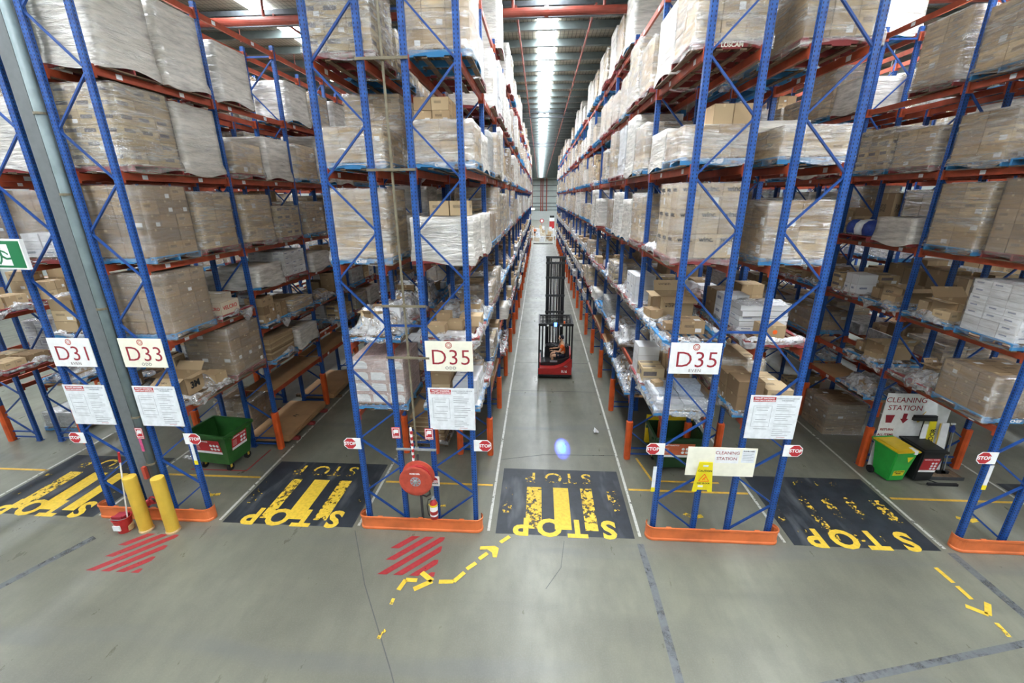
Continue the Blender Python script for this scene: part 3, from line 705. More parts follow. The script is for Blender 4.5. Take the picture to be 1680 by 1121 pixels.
def proto(kind, h, seed):
    """list of (name, mesh, location, rotation z, scale) and look words"""
    key = (kind, h, seed)
    if key in PROTO: return PROTO[key]
    rnd = random.Random(hash_(key)); L = []; look = ''
    if kind == 'tall':
        mat = ['cardboard', 'cardboard', 'cardboard_dark', 'kraft_print', 'cardboard'][seed % 5]
        nz = max(2, round(h/[.3, .4, .26, .22, .34][seed % 5])); nx, ny = [(3, 2), (2, 2), (2, 3), (3, 3), (3, 2)][seed % 5]
        w, d = 1.12, 1.12; stack(L, w, d, h, nx, ny, nz, mat, rnd)
        fm = ['film', 'film', 'film_light', 'film', 'film'][seed % 5]
        L.append(('stretch_wrap', get_wrap(w, d, h, fm, seed), (0, 0, 0), 0, None)); look = ['brown carton load in film', 'brown boxed load in film', 'dark brown carton load', 'printed brown carton load', 'tan carton load in film'][seed % 5]
    elif kind == 'white':
        stack(L, 1.1, 1.1, h, 2, 2, max(1, round(h/.45)), ['carton_pale', 'carton_white', 'cardboard'][seed % 3], rnd)
        L.append(('stretch_wrap', get_wrap(1.1, 1.1, h, 'film_heavy', seed), (0, 0, 0), 0, None)); look = ['cream load in cloudy film', 'white load in cloudy film', 'brown load in cloudy film'][seed % 3]
    elif kind == 'step':   # lower stack with a few boxes on it
        h1 = h*.6; stack(L, 1.1, 1.1, h1, 2, 3, max(1, round(h1/.28)), 'cardboard', rnd)
        stack(L, .62, .7, h-h1, 2, 2, max(1, round((h-h1)/.26)), 'cardboard', rnd, z0=h1, x0=rnd.choice([-.2, .2]), y0=rnd.choice([-.15, .18]))
        L.append(('stretch_wrap', get_wrap(1.1, 1.1, h1, 'film', seed), (0, 0, 0), 0, None)); look = 'stepped brown carton load'
    elif kind == 'ream':
        stack(L, 1.08, 1.08, h, 3, 3, max(2, round(h/.14)), 'carton_white', rnd, jit=.012)
        L.append(('stretch_wrap', get_wrap(1.08, 1.08, h, 'film_light', seed), (0, 0, 0), 0, None)); look = 'white paper ream stack'
    elif kind == 'low':
        hp, B = heap_mesh(hash_(key) % 999, h)
        for bx, by, r, hh in B[:4]:
            L.append(('carton', cube(rnd.choice(['cardboard', 'cardboard', 'cardboard_dark', 'carton_white'])), (bx*.85, by*.85, .0), rnd.choice([0, 0, .1, -.12]), (min(.5, r*1.6), min(.5, r*1.5), hh*h*.9)))
        if seed % 2 == 0: L.append(('open_carton', OPENC[seed % 4], (rnd.uniform(-.2, .2), rnd.uniform(-.3, .1), .0), rnd.uniform(-.3, .3), (1, 1, min(1.2, h/.3))))
        if seed % 3 != 2: L.append(('loose_film', hp, (0, 0, 0), 0, None))
        L.append(('torn_film', SKIRT[seed % 6], (0, 0, 0), 0, None)); look = ['part-used cartons under loose film', 'picked-over cartons in torn film', 'few loose cartons in torn film'][seed % 3]
    elif kind == 'mixed':
        xs = [-.28, .28]
        for x in xs:
            for y in (-.28, .27):
                hh = h*rnd.uniform(.45, 1); n = max(1, round(hh/.25)); mt = rnd.choice(['cardboard', 'cardboard_dark', 'carton_white', 'cardboard', 'kraft_print'])
                stack(L, .5, .5, hh, 1, 1+rnd.randint(0, 1), n, mt, rnd, x0=x, y0=y)
        L.append(('torn_film', SKIRT[(seed+2) % 6], (0, 0, 0), 0, None)); look = ['uneven carton piles in torn film', 'mixed cartons at uneven heights'][seed % 2]
    elif kind == 'flatpack':
        n = max(3, round(h/.05))
        for i in range(n): L.append(('flat_carton', cube('cardboard_dark' if i % 3 else 'cardboard'), (rnd.uniform(-.01, .01), rnd.uniform(-.012, .012), i*h/n), rnd.uniform(-.01, .01), (1.0, 1.12, h/n-.005)))
        L.append(('torn_film', SKIRT[seed % 6], (0, 0, 0), 0, None)); look = 'stack of flattened cartons'
    elif kind == 'bundle':
        n = max(2, round(h/.12))
        for k in range(n):
            for j in range(3):
                for i in range(2): L.append(('bundle', cube('grey_bundle'), (-.27+.54*i+rnd.uniform(-.01, .01), -.37+.37*j, k*h/n), 0, (.52, .355, h/n-.008)))
        L.append(('stretch_wrap', get_wrap(1.08, 1.1, h, 'film_light', seed), (0, 0, 0), 0, None)); look = 'grey bundled load in film'
    elif kind == 'bag':
        m = MB()
        for i in range(9):
            x, y = -.34+.34*(i % 3), -.34+.34*(i//3)
            L.append(('bag', BAG[i % 2], (x+rnd.uniform(-.03, .03), y, 0), rnd.uniform(-.2, .2), (.38, .38, h)))
        L.append(('loose_film', heap_mesh(seed+40, h*.9)[0], (0, 0, 0), 0, None)); look = 'soft bags under loose film'
    PROTO[key] = (L, look); return PROTO[key]
def hash_(k):
    v = 7
    for c in str(k): v = (v*31+ord(c)) % 1000003
    return v
def bag_mesh(mat):
    m = MB().lathe([(.2, 0), (.48, .05), (.56, .4), (.5, .75), (.28, .97), (.05, 1.0)], 12).mesh('bag', smooth=True); m.materials.append(MATS[mat]); return m
BAG = [bag_mesh('blue_bag'), bag_mesh('paper')]
FARM = {}
def far_proto(kind, h, seed):
    key = (kind, h, seed)
    if key in FARM: return FARM[key]
    L, look = proto(kind, h, seed); parts = {}
    for n, me, loc, rz, sc in L:
        if n in ('stretch_wrap', 'torn_film', 'loose_film'): parts.setdefault(n, []).append((me, loc, rz, sc)); continue
        parts.setdefault('carton', []).append((me, loc, rz, sc))
    out = []
    for n, ls in parts.items():
        if n != 'carton': out.append((n, ls[0][0])); continue
        bm = bmesh.new(); mats = []
        for me, loc, rz, sc in ls:
            M = Matrix.Translation(loc) @ Matrix.Rotation(rz, 4, 'Z') @ Matrix.Diagonal((sc or (1, 1, 1))).to_4x4()
            if me.materials[0] not in mats: mats.append(me.materials[0])
            nf = len(bm.faces); tmp = me.copy(); tmp.transform(M); bm.from_mesh(tmp); bpy.data.meshes.remove(tmp)
            bm.faces.ensure_lookup_table(); mi = mats.index(me.materials[0])
            for q in bm.faces[nf:]: q.material_index = mi
        me2 = bpy.data.meshes.new('carton'); bm.to_mesh(me2); bm.free()
        for q in mats: me2.materials.append(q)
        out.append(('carton', me2))
    FARM[key] = (out, look); return FARM[key]
def load(kind, h, seed, loc, rz, where, near=2, look=None, name='palletised_load', hw=''):
    if near == 2:
        L, lk = proto(kind, h, seed)
        t = thing(name, (look or hw+lk)+', '+where, 'load', loc, rz, 'goods on the pallets')
        for n, me, l, r, sc in L: ob(n, me, None, t, l, (0, 0, r) if r else None, sc)
    else:
        L, lk = far_proto(kind, h, seed)
        t = thing(name, (look or hw+lk)+', '+where, 'load', loc, rz, 'goods on the pallets')
        for n, me in L: ob(n, me, None, t, kind='stuff' if n == 'carton' else None)
    lb = t['label'].split(', ')
    if len(t['label'].replace(',', '').split()) > 16: t['label'] = ', '.join([' '.join(lb[0].split()[:5])]+lb[1:])
    return t
ORD = ['first', 'second', 'third', 'fourth', 'fifth', 'sixth', 'seventh', 'eighth', 'ninth', 'tenth', 'eleventh', 'twelfth', 'thirteenth', 'fourteenth', 'fifteenth', 'sixteenth', 'seventeenth', 'eighteenth', 'nineteenth', 'twentieth']
# specials: (row, bay, level z, slot) -> (kind, h, seed, pallet colour, extra)
SP = {}
def sp(row, k, lev, slot, kind, h=0, seed=0, c='b', look=None): SP[(row, k, lev, slot)] = (kind, h, seed, c, look)
L1, L2, L3, L4, L5, L6 = STD
# D35 ODD left row, front
sp('A1', 0, L5, 0, 'tall', 1.35, 3, 'r', 'tall wrapped brown cartons'); sp('A1', 0, L4, 0, 'tall', .55, 0, 'b', 'low wrapped brown cartons')
sp('A1', 0, L3, 0, 'tall', 1.2, 1, 'b', 'tall tan cartons in film'); sp('A1', 0, L2, 0, 'low', .55, 0, 'b', 'brown cartons under loose film'); sp('A1', 0, L1, 0, 'mailer', .98, 0, 'b', 'white-flapped cartons in pinkish film')
# D35 ODD aisle row, front
sp('A2', 0, L5, 0, 'tall', 1.35, 0, 'b', 'tall wrapped brown cartons'); sp('A2', 0, L4, 0, 'step', 1.05, 1, 'b', 'stepped brown cartons in film'); sp('A2', 0, L4, 1, 'white', .6, 0, 'b')
sp('A2', 0, L3, 0, 'white', .7, 1, 'r', 'white wrapped load under boxes'); sp('A2', 0, L2, 0, 'loosebox', .1, 0, 'r'); sp('A2', 0, L1, 0, 'mixed', .75, 1, 'b'); sp('A2', 0, L3, 1, 'white', .7, 0, 'r'); sp('A2', 0, L2, 1, 'low', .4, 1, 'b')
# D35 EVEN aisle row, front
sp('B1', 0, L5, 0, 'tall', 1.35, 4, 'r', 'tall cloudy wrapped cartons'); sp('B1', 0, L4, 0, 'step', .8, 3, 'b', 'low wrapped cartons under boxes'); sp('B1', 0, L3, 0, 'print', 1.25, 0, 'r', 'nine-high printed brown cartons in film')
sp('B1', 0, L2, 0, 'low', .3, 5, 'b', 'white film bundle and flat box'); sp('B1', 0, L2, 1, 'openbig', .5, 0, 'b'); sp('B1', 0, L1, 0, 'greybox', .3, 0, 'b'); sp('B1', 0, L1, 1, 'mixed', .7, 0, 'r')
sp('B1', 0, L3, 1, 'low', .45, 3, 'r'); sp('B1', 0, L4, 1, 'white', .6, 2, 'b'); sp('B1', 0, L5, 1, 'white', 1.0, 0, 'r'); sp('B1', 1, L4, 0, 'tall', .95, 4, 'b'); sp('B1', 1, L3, 0, 'tall', 1.1, 1, 'r')
# D35 EVEN right row, front
sp('B2', 0, L5, 0, 'tall', 1.35, 4, 'r', 'tall brown wrinkled load'); sp('B2', 0, L4, 0, 'tall', .45, 4, 'b', 'single layer of wrapped brown cartons'); sp('B2', 0, L3, 0, 'tall', .95, 1, 'b', 'big tan cartons with white labels')
sp('B2', 0, L2, 0, 'reambox', .6, 0, 'r', 'white reams and a box with an orange mark'); sp('B2', 0, L1, 0, 'mixed', .7, 2, 'b', 'brown cartons in baggy film')
# D33 row
sp('D2', 0, L5, 0, 'white', 1.4, 0, 'r', 'very tall cream wrapped load'); sp('D2', 0, L5, 1, 'white', 1.35, 3, 'r', 'tall cream wrapped load'); sp('D2', 1, 8.95, 0, 'white', 1.1, 0, 'r'); sp('D2', 1, 8.95, 1, 'none')
sp('D2', 0, L4, 0, 'tall', 1.3, 3, 'r', 'tall cartons, blue-black print'); sp('D2', 0, L4, 1, 'white', 1.25, 0, 'r', 'cream and brown cloudy wrapped load')
sp('D2', 0, L3, 0, 'tall', 1.3, 2, 'b', 'tall brown load, shiny film'); sp('D2', 0, L3, 1, 'tall', 1.2, 4, 'r', 'tall brown load in creased film')
sp('D2', 0, L2, 0, 'tall', 1.2, 2, 'b', 'tall brown cartons with white labels'); sp('D2', 0, L2, 1, 'loosebox2', .3, 0, 'r'); sp('D2', 0, L1, 0, 'loosebox3', .4, 0, 'w'); sp('D2', 0, L1, 1, 'tall', 1.15, 2, 'r', 'tall brown load, stretched film')
sp('D2', 1, 5.65, 0, 'tall', 1.15, 4, 'r'); sp('D2', 1, 5.65, 1, 'tall', .85, 3, 'r')
for l in (L5, L4): sp('D2', 0, L6, 0, 'none'); sp('D2', 0, L6, 1, 'none'); sp('D2', 1, L6, 0, 'none'); sp('D2', 1, L6, 1, 'none'); sp('D2', 2, L6, 0, 'none'); sp('D2', 2, L6, 1, 'none')
# D31 row
sp('D1', 0, L5, 0, 'white', 1.35, 1, 'r', 'tall silvery wrapped load'); sp('D1', 0, L4, 0, 'white', 1.1, 2, 'r'); sp('D1', 0, L3, 0, 'ream', .45, 0, 'r', 'low white cartons'); sp('D1', 0, L2, 0, 'mixed', .7, 1, 'b'); sp('D1', 0, L1, 0, 'low', .3, 2, 'b', 'white bags in film')
# cleaning bin row
sp('R1', 0, L1, 0, 'tall', .78, 2, 'b', 'brown cartons three layers high'); sp('R1', 0, L1, 1, 'low', .4, 4, 'r'); sp('R1', 0, L2, 0, 'ream', 1.0, 1, 'b', 'white reams with blue marks'); sp('R1', 0, L2, 1, 'openbig', .45, 1, 'b')
sp('R1', 0, L3, 0, 'tall', 1.3, 2, 'r', 'tall brown cartons in thin film'); sp('R1', 0, L3, 1, 'tall', 1.25, 4, 'b'); sp('R1', 0, L4, 0, 'bag', .4, 0, 'b', 'blue soft packs in film'); sp('R1', 0, L4, 1, 'tall', .9, 4, 'b'); sp('R1', 0, L5, 1, 'tall', 1.1, 4, 'b'); sp('R1', 0, L5, 0, 'white', 1.2, 2, 'b')
sp('R1', 1, L4, 0, 'tall', .8, 0, 'r'); sp('R1', 1, L3, 0, 'white', .5, 1, 'r'); sp('R1', 1, L3, 1, 'bag', .4, 1, 'r'); sp('R1', 1, L2, 0, 'openbig', .5, 2, 'b'); sp('R1', 1, L1, 0, 'openbig', .4, 3, 'b')

def choose(row, k, li, lev, avail, rnd):
    if lev < 2: return ('low', .3, rnd.randint(0, 5)) if rnd.random() < .35 else None
    lowz = lev < 5
    if lev > 10: return (rnd.choice(['tall', 'white']), rnd.choice([.7, 1.0, 1.2]), rnd.randint(0, 4)) if rnd.random() < .6 and row in ('A2', 'B1', 'R1', 'B2') and k > 1 else None
    if rnd.random() < .05: return None
    if lowz:
        kd = rnd.choices(['low', 'mixed', 'tall', 'ream', 'flatpack', 'white', 'bundle'], [45, 22, 12, 5, 5, 8, 3])[0]; h = rnd.choice([.3, .45, .6, .85])
        if kd == 'low': h = rnd.choice([.25, .4, .5])
    else:
        kd = rnd.choices(['tall', 'white', 'step', 'mixed', 'low', 'bundle', 'ream'], [46, 30, 8, 4, 4, 4, 4])[0]; h = rnd.choice([.7, .95, 1.15, 1.3])
    while h > avail: h = round(h-.15, 2)
    if h < .2: return None
    if kd == 'bundle': h = min(h, .85)
    return (kd, h, rnd.randint(0, 5))
NEARD = 21.0; MIDD = 34.0
cam = Vector((0, -7.648, 6.898))
slots = []
for row, R in ROWS.items():
    xc = (R['xo']+R['xi'])/2
    kmax = {'E1': 0, 'S2': 0, 'S1': 7, 'E2': 8, 'D1': 4, 'R2': 5, 'A1': 5, 'B2': 6}.get(row, NB)
    for k in range(kmax):
        lv = levels(row, k)
        for li, z in enumerate(lv):
            top = lv[li+1] if li+1 < len(lv) else 12.4
            for s in (0, 1):
                rnd = random.Random(hash_((row, k, z, s)))
                y = k*P+.08+(.72 if s == 0 else 2.04)
                key = (row, k, z, s); avail = top-z-.06-.06-PH-.06
                if key in SP: kd, h, sd, c, look = SP[key]
                else:
                    ch = choose(row, k, li, z, avail, rnd)
                    if ch is None: continue
                    kd, h, sd = ch; c = rnd.choices('brw', [48, 44, 8])[0]; look = None
                if kd == 'none': continue
                d = (Vector((xc, y, z))-cam).length
                pr = d*(1.5 if row in ('A1', 'B2', 'D1', 'R2', 'S1') and k > 0 else 1)
                slots.append((pr, d, row, k, z, s, xc, y, kd, h, sd, c, look, len([q for q in lv if q < z])))
    # a few pallets on the floor
slots.sort(key=lambda q: q[0])
SPECIAL_POS = {}
far_load, far_pal = {}, {'b': MB(), 'r': MB(), 'w': MB()}
farL = {}
for i, (pr, d, row, k, z, s, xc, y, kd, h, sd, c, look, li) in enumerate(slots):
    zb = z+.06; xo = xc+random.Random(i).uniform(-.02, .02)*2
    where = f'{ORD[li]} level, {ORD[k]} bay, {"near" if s == 0 else "rear"} place, {ROWTXT[row]}'
    if i < 290:
        pallet(c, (xo, y, zb), f'{CN[c]} pallet, {where}', near=(pr < 17))
        zt = zb+PH
        if kd in ('tall', 'white', 'step', 'ream', 'low', 'mixed', 'flatpack', 'bundle', 'bag'):
            hw = 'tall ' if h > 1 and kd in ('tall', 'white') else ''
            load(kd, h, sd, (xo, y, zt), 0 if sd % 2 or kd in ('tall',) else PI/2*(i % 4), where, 2 if pr < 18.5 else 1, look, hw=hw)
        else: SPECIAL_POS[(row, k, z, s)] = (kd, xo, y, zt, where)
    else:
        if kd not in ('tall', 'white', 'step', 'ream', 'low', 'mixed', 'flatpack', 'bundle'): kd = 'low'
        pm_ = far_pal[c]
        for yy in (-.56, 0, .56): pm_.box(xo-.5825, y+yy-.02, zb, xo+.5825, y+yy+.02, zb+.122)
        pm_.box(xo-.5825, y-.5825, zb+.122, xo+.5825, y+.5825, zb+.144)
        mt, fm = {'tall': ('cardboard', 'film'), 'white': ('carton_pale', 'film_heavy'), 'ream': ('carton_white', 'film'), 'low': ('cardboard_dark', 'film_torn_far'), 'mixed': ('cardboard', 'film_torn_far'), 'step': ('cardboard', 'film'), 'flatpack': ('cardboard_dark', 'film_torn_far'), 'bundle': ('carton_white', 'film')}[kd]
        zt = zb+PH; m = farL.setdefault(mt, MB()); f = farL.setdefault(fm, MB())
        for a in (-.28, .28):
            for b in (-.28, .28): m.box(xo+a-.27, y+b-.27, zt, xo+a+.27, y+b+.27, zt+h*(1 if kd in ('tall', 'white', 'ream') else random.Random(i+a+b).uniform(.5, 1)))
        if fm != 'film_torn_far': f.box(xo-.575, y-.575, zt-.06, xo+.575, y+.575, zt+h+.01)
        else: f.box(xo-.6, y-.6, zt-.14, xo+.6, y+.6, zt+.2)
for c, m in far_pal.items():
    if m.v: tag(ob('pallet', m, PM[c][0]), f'distant {CN[c]} pallets far down the racks', 'pallet', kind='stuff')
for mt, m in farL.items():
    me = m.mesh('distant_goods', boxuv=True); nm = {'cardboard': 'brown cartons', 'carton_pale': 'cream cartons', 'carton_white': 'white cartons', 'cardboard_dark': 'dark brown cartons', 'film': 'clear film', 'film_heavy': 'cloudy film', 'film_torn_far': 'torn film'}[mt]
    tag(ob('stretch_film' if 'film' in mt else 'carton', me, mt), f'distant {nm} far down the racks', 'goods', kind='stuff')
# --- hand-placed loads
def carton(loc, size, mat, label, rz=0, grp='loose cartons on the front pallets'):
    t = thing('carton', label, 'carton', loc, rz, grp); ob('box', cube(mat), None, t, (0, 0, 0), None, size); return t
def special(row, k, z, s):
    kd, x, y, zt, where = SPECIAL_POS[(row, k, z, s)]; rnd = random.Random(hash_((row, k, z, s)))
    if kd == 'mailer':
        t = thing('palletised_load', 'white-flapped pinkish cartons, '+where, 'load', (x, y, zt)); L = []
        stack(L, 1.08, 1.08, .98, 3, 2, 4, 'carton_pale', rnd); simple_once('pink_pack', (206, 180, 172))
        for j, (n, me, l, r, sc) in enumerate(L): ob(n, cube('pink_pack'), None, t, l, None, sc)
        for j in range(3):
            for q in range(4):
                if (j+q) % 5 != 4: ob('flap', MB().poly([(-.15, 0, 0), (.15, 0, 0), (.15, 0, .12), (.09, 0, .17), (-.15, 0, .17)], (0, -.004, 0)), 'white', t, (-.36+.36*j, -.538, .03+.245*q))
        ob('stretch_wrap', get_wrap(1.08, 1.08, .98, 'film_light', 1), None, t)
    elif kd == 'print':
        t = thing('palletised_load', 'brown cartons with black print, '+where, 'load', (x, y, zt)); L = []
        stack(L, 1.1, 1.1, 1.25, 3, 3, 3, 'cardboard', rnd, jit=.003)
        for n, me, l, r, sc in L:
            b = ob(n, me, None, t, l, None, sc)
        for j in range(3):
            for q in range(3):
                text('winc.', .12, 'black_print', t, (-.36+.367*j, -.556, .32+.417*q), RX90, .003, name='print')
                text('winc.', .12, 'black_print', t, (-.556, -.36+.367*j, .32+.417*q), (PI/2, 0, -PI/2), .003, name='print')
        ob('stretch_wrap', get_wrap(1.1, 1.1, 1.25, 'film_light', 2), None, t)
    elif kd == 'loosebox':
        for j, (dx, dy, w, d, h, l) in enumerate(((-.28, -.3, .34, .3, .2, 'small tan carton at the near edge'), (.02, .05, .3, .26, .18, 'small tan carton in the middle'), (.3, .35, .46, .36, .22, 'wider tan carton at the back'), (-.3, .42, .3, .24, .26, 'upright tan carton at the back'))):
            carton((x+dx, y+dy, zt+.0), (w, d, h), 'cardboard', f'{l} of the red pallet behind the D35 ODD sign')
        t = thing('film_scrap', 'loose film scrap, '+where, 'film', (x, y, zt)); ob('film', SKIRT[1], None, t)
        ob('sheet', MB().box(-.2, -.5, .002, .3, -.2, .03), 'carton_white', t)
    elif kd == 'loosebox2':
        for j, (dx, dy, w, d, h, l) in enumerate(((.3, -.18, .5, .62, .3, 'wide tan carton with red lettering'), (-.1, -.3, .26, .34, .3, 'narrow tan carton'), (-.2, .36, .6, .34, .36, 'plain tan carton behind'))):
            c = carton((x+dx, y+dy, zt), (w, d, h), 'carton_pale', f'{l} on a red pallet in the D33 front bay')
            if j == 0:
                text('VELCRO', .13, 'red_print', c, (.252, 0, .15), (PI/2, 0, PI/2), .002, name='print')
                text('VELCRO', .1, 'red_print', c, (.04, -.313, .15), RX90, .002, name='print'); ob('emblem', MB().lathe([(.05, 0), (.05, .002)], 16, Matrix.Translation((-.2, -.311, .15)) @ Matrix.Rotation(PI/2, 4, 'X')), 'red_print', c)
        t = thing('film_scrap', 'loose film scrap, '+where, 'film', (x, y, zt)); ob('film', SKIRT[2], None, t)
    elif kd == 'loosebox3':
        t = thing('carton', 'open brown carton with black lettering, near place, D33 front bay', 'carton', (x-.0, y-.2, zt), .0)
        ob('box', open_carton(.62, .5, .42, 'cardboard', 9), None, t); text('3M', .24, 'black_print', t, (.02, -.254, .2), RX90, .012, name='print')
        text('3M', .2, 'black_print', t, (.314, .0, .2), (PI/2, 0, PI/2), .01, name='print')
        carton((x+.3, y+.35, zt), (.4, .35, .25), 'cardboard', 'closed brown carton behind the open one, D33 front bay')
        carton((x-.35, y+.3, zt), (.3, .3, .2), 'cardboard_dark', 'dark small carton behind the open one, D33 front bay')
        t = thing('film_scrap', 'loose film scrap, '+where, 'film', (x, y, zt)); ob('film', SKIRT[4], None, t)
        ob('film', heap_mesh(77, .25)[0], None, t, (0, .25, 0), None, (1, .55, 1))
    elif kd == 'openbig':
        t = thing('palletised_load', 'open brown cartons in torn film, '+where, 'load', (x, y, zt), group='goods on the pallets')
        hgt = {'B1': .5}.get(row, .38)
        ob('open_carton', open_carton(.72, .62, hgt, 'cardboard', k+int(z*10)), None, t, (.1, -.05, 0))
        ob('carton', cube('cardboard'), None, t, (-.38, -.3, 0), (0, 0, .2), (.3, .35, .22)); ob('carton', cube('cardboard'), None, t, (.1, .42, 0), None, (.8, .26, hgt*.7))
        ob('torn_film', SKIRT[(k+1) % 6], None, t)
    elif kd == 'greybox':
        t = thing('palletised_load', 'flat grey cartons in film, '+where, 'load', (x, y, zt))
        simple_once('grey_carton', (150, 158, 168))
        for j in range(2):
            for q in range(3): ob('carton', cube('grey_carton'), None, t, (-.26+.52*j, -.36+.37*q, 0), None, (.5, .35, .16 if q else .12))
        ob('carton', cube('cardboard'), None, t, (-.33, .3, .16), (0, 0, .3), (.2, .2, .1)); ob('carton', cube('grey_carton'), None, t, (.25, .2, .16), None, (.5, .35, .14))
        ob('torn_film', SKIRT[3], None, t); ob('stretch_wrap', get_wrap(1.1, 1.1, .2, 'film_light', 3), None, t)
    elif kd == 'reambox':
        t = thing('paper_reams', 'uneven stack of white reams, '+where, 'load', (x, y, zt))
        for lyr in range(5):
            for j in range(2): ob('ream', cube('carton_white'), None, t, (-.25+.46*j+rnd.uniform(-.03, .03), .25+rnd.uniform(-.03, .03), .0+.11*lyr), (0, 0, rnd.uniform(-.06, .06)), (.44, .5, .1))
        ob('film', heap_mesh(12, .15)[0], None, t, (0, .25, .53), None, (.9, .5, .5))
        c = carton((x-.05, y-.3, zt), (.42, .36, .27), 'cardboard', 'tan carton with an orange mark before the white reams')
        ob('emblem', MB().lathe([(.045, 0), (.045, .003)], 8, Matrix.Translation((.02, -.181, .15)) @ Matrix.Rotation(PI/2, 4, 'X')), 'hivis', c)
        t = thing('film_scrap', 'loose film scrap, '+where, 'film', (x, y, zt)); ob('film', SKIRT[0], None, t)
def simple_once(n, rgb):
    if n not in MATS: simple(n, rgb, .7)
for key in sorted(SPECIAL_POS, key=str): special(*key)
# boxes on the white load of the D35 ODD aisle row
zt = L3+.06+PH+.7+.03
carton((-1.85, .7, zt), (.36, .34, .26), 'cardboard', 'tan carton on top of the white wrapped load, the left one', 0)
carton((-1.47, .7, zt), (.36, .34, .26), 'cardboard', 'tan carton on top of the white wrapped load, the right one', 0)
# stencilled pallet names on front pallets
for x, z, s, m in ((-3.28, L5, 'LOSCAM', 'pallet_wood'), (2.92, L5, 'LOSCAM', 'ivory'), (-3.28, L2, 'CHEP', 'white'), (-3.28, L3, 'CHEP', 'white'), (2.92, L4, 'CHEP', 'white'), (9.11, L1, 'CHEP', 'white'), (4.46, L1, 'CHEP', 'white'), (-1.73, L4, 'CHEP', 'white'), (2.92, L1, 'CHEP', 'white')):
    for o in COL.objects:
        if o.type == 'EMPTY' and o.name.startswith('pallet') and not o.name.startswith('pallet_') and abs(o.location.x-x) < .1 and abs(o.location.y-.8) < .05 and abs(o.location.z-z-.06) < .01:
            text(s, .085, m, o, (0, -.5815, .072), RX90, .003, name='stencil'); break
# flat boards and goods standing on the floor under the racks
def floor_goods(kind, h, seed, x, y, c, lab, plab, rz=0):
    if c: pallet(c, (x, y, 0), plab, True)
    load(kind, h, seed, (x, y, PH if c else 0), rz, lab[1], 2, lab[0])
t = thing('mdf_boards', 'pile of brown boards on the floor under the D33 second bay', 'boards', (-7.95, 4.2, 0))
ob('skid', MB().box(-.9, -.9, 0, .8, -.8, .1).box(-.9, .0, 0, .8, .1, .1).box(-.9, .85, 0, .8, .95, .1), 'pallet_red', t)
for i in range(5): ob('board', MB().box(-.62, -1.15, 0, .62, 1.1, .032), 'mdf', t, (.03+.01*(i % 3), .01*i, .1+.036*i))
text('M', .2, 'black_print', t, (.2, .1, .1+.036*5+.002), (0, 0, 1.2), 0, name='print')
t = thing('mdf_boards', 'pile of brown boards on the floor under the D33 third bay', 'boards', (-7.95, 7.1, 0))
ob('skid', MB().box(-.9, -.9, 0, .8, -.8, .1).box(-.9, .85, 0, .8, .95, .1), 'pallet_wood', t)
for i in range(4): ob('board', MB().box(-.62, -1.15, 0, .62, 1.1, .032), 'mdf', t, (.03+.01*(i % 3), .01*i, .1+.036*i))
floor_goods('flatpack', .8, 0, -3.18, 3.77, 'w', ('stack of flattened brown cartons on the floor', 'behind the hose reel in the second bay'), 'bare timber pallet on the floor under the flattened cartons')
floor_goods('tall', .9, 2, -9.3, 4.2, 'w', ('dark cartons in film on the floor', 'behind the green waste bin'), 'bare timber pallet on the floor behind the green waste bin')
floor_goods('low', .5, 0, -9.42, .75+2.0, None, ('low goods in film on the floor', 'beside the green waste bin'), '')
floor_goods('bundle', .5, 1, -14.9, 4.0, 'b', ('grey-blue bundles on the floor', 'under the left-edge rack'), 'blue pallet on the floor under the left-edge rack')
floor_goods('low', .6, 3, 4.46, 5.1, 'b', ('dark goods on the floor', 'second bay of the D35 EVEN right row'), 'blue pallet on the floor, second bay of the D35 EVEN right row')
floor_goods('mixed', .9, 3, 9.2, 6.6, 'b', ('brown cartons on the floor', 'third bay of the cleaning bin row'), 'blue pallet on the floor, third bay of the cleaning bin row')
floor_goods('tall', 1.0, 2, 9.2, 5.0, None, ('dark boxes on the floor', 'second bay of the cleaning bin row'), '')
for i in range(8):
    pallet('b', (4.5, 6.55, i*PH), f'blue pallet in the stack on the floor behind D35 EVEN, {ORD[i]} from the floor', False, 'empty pallet stack')
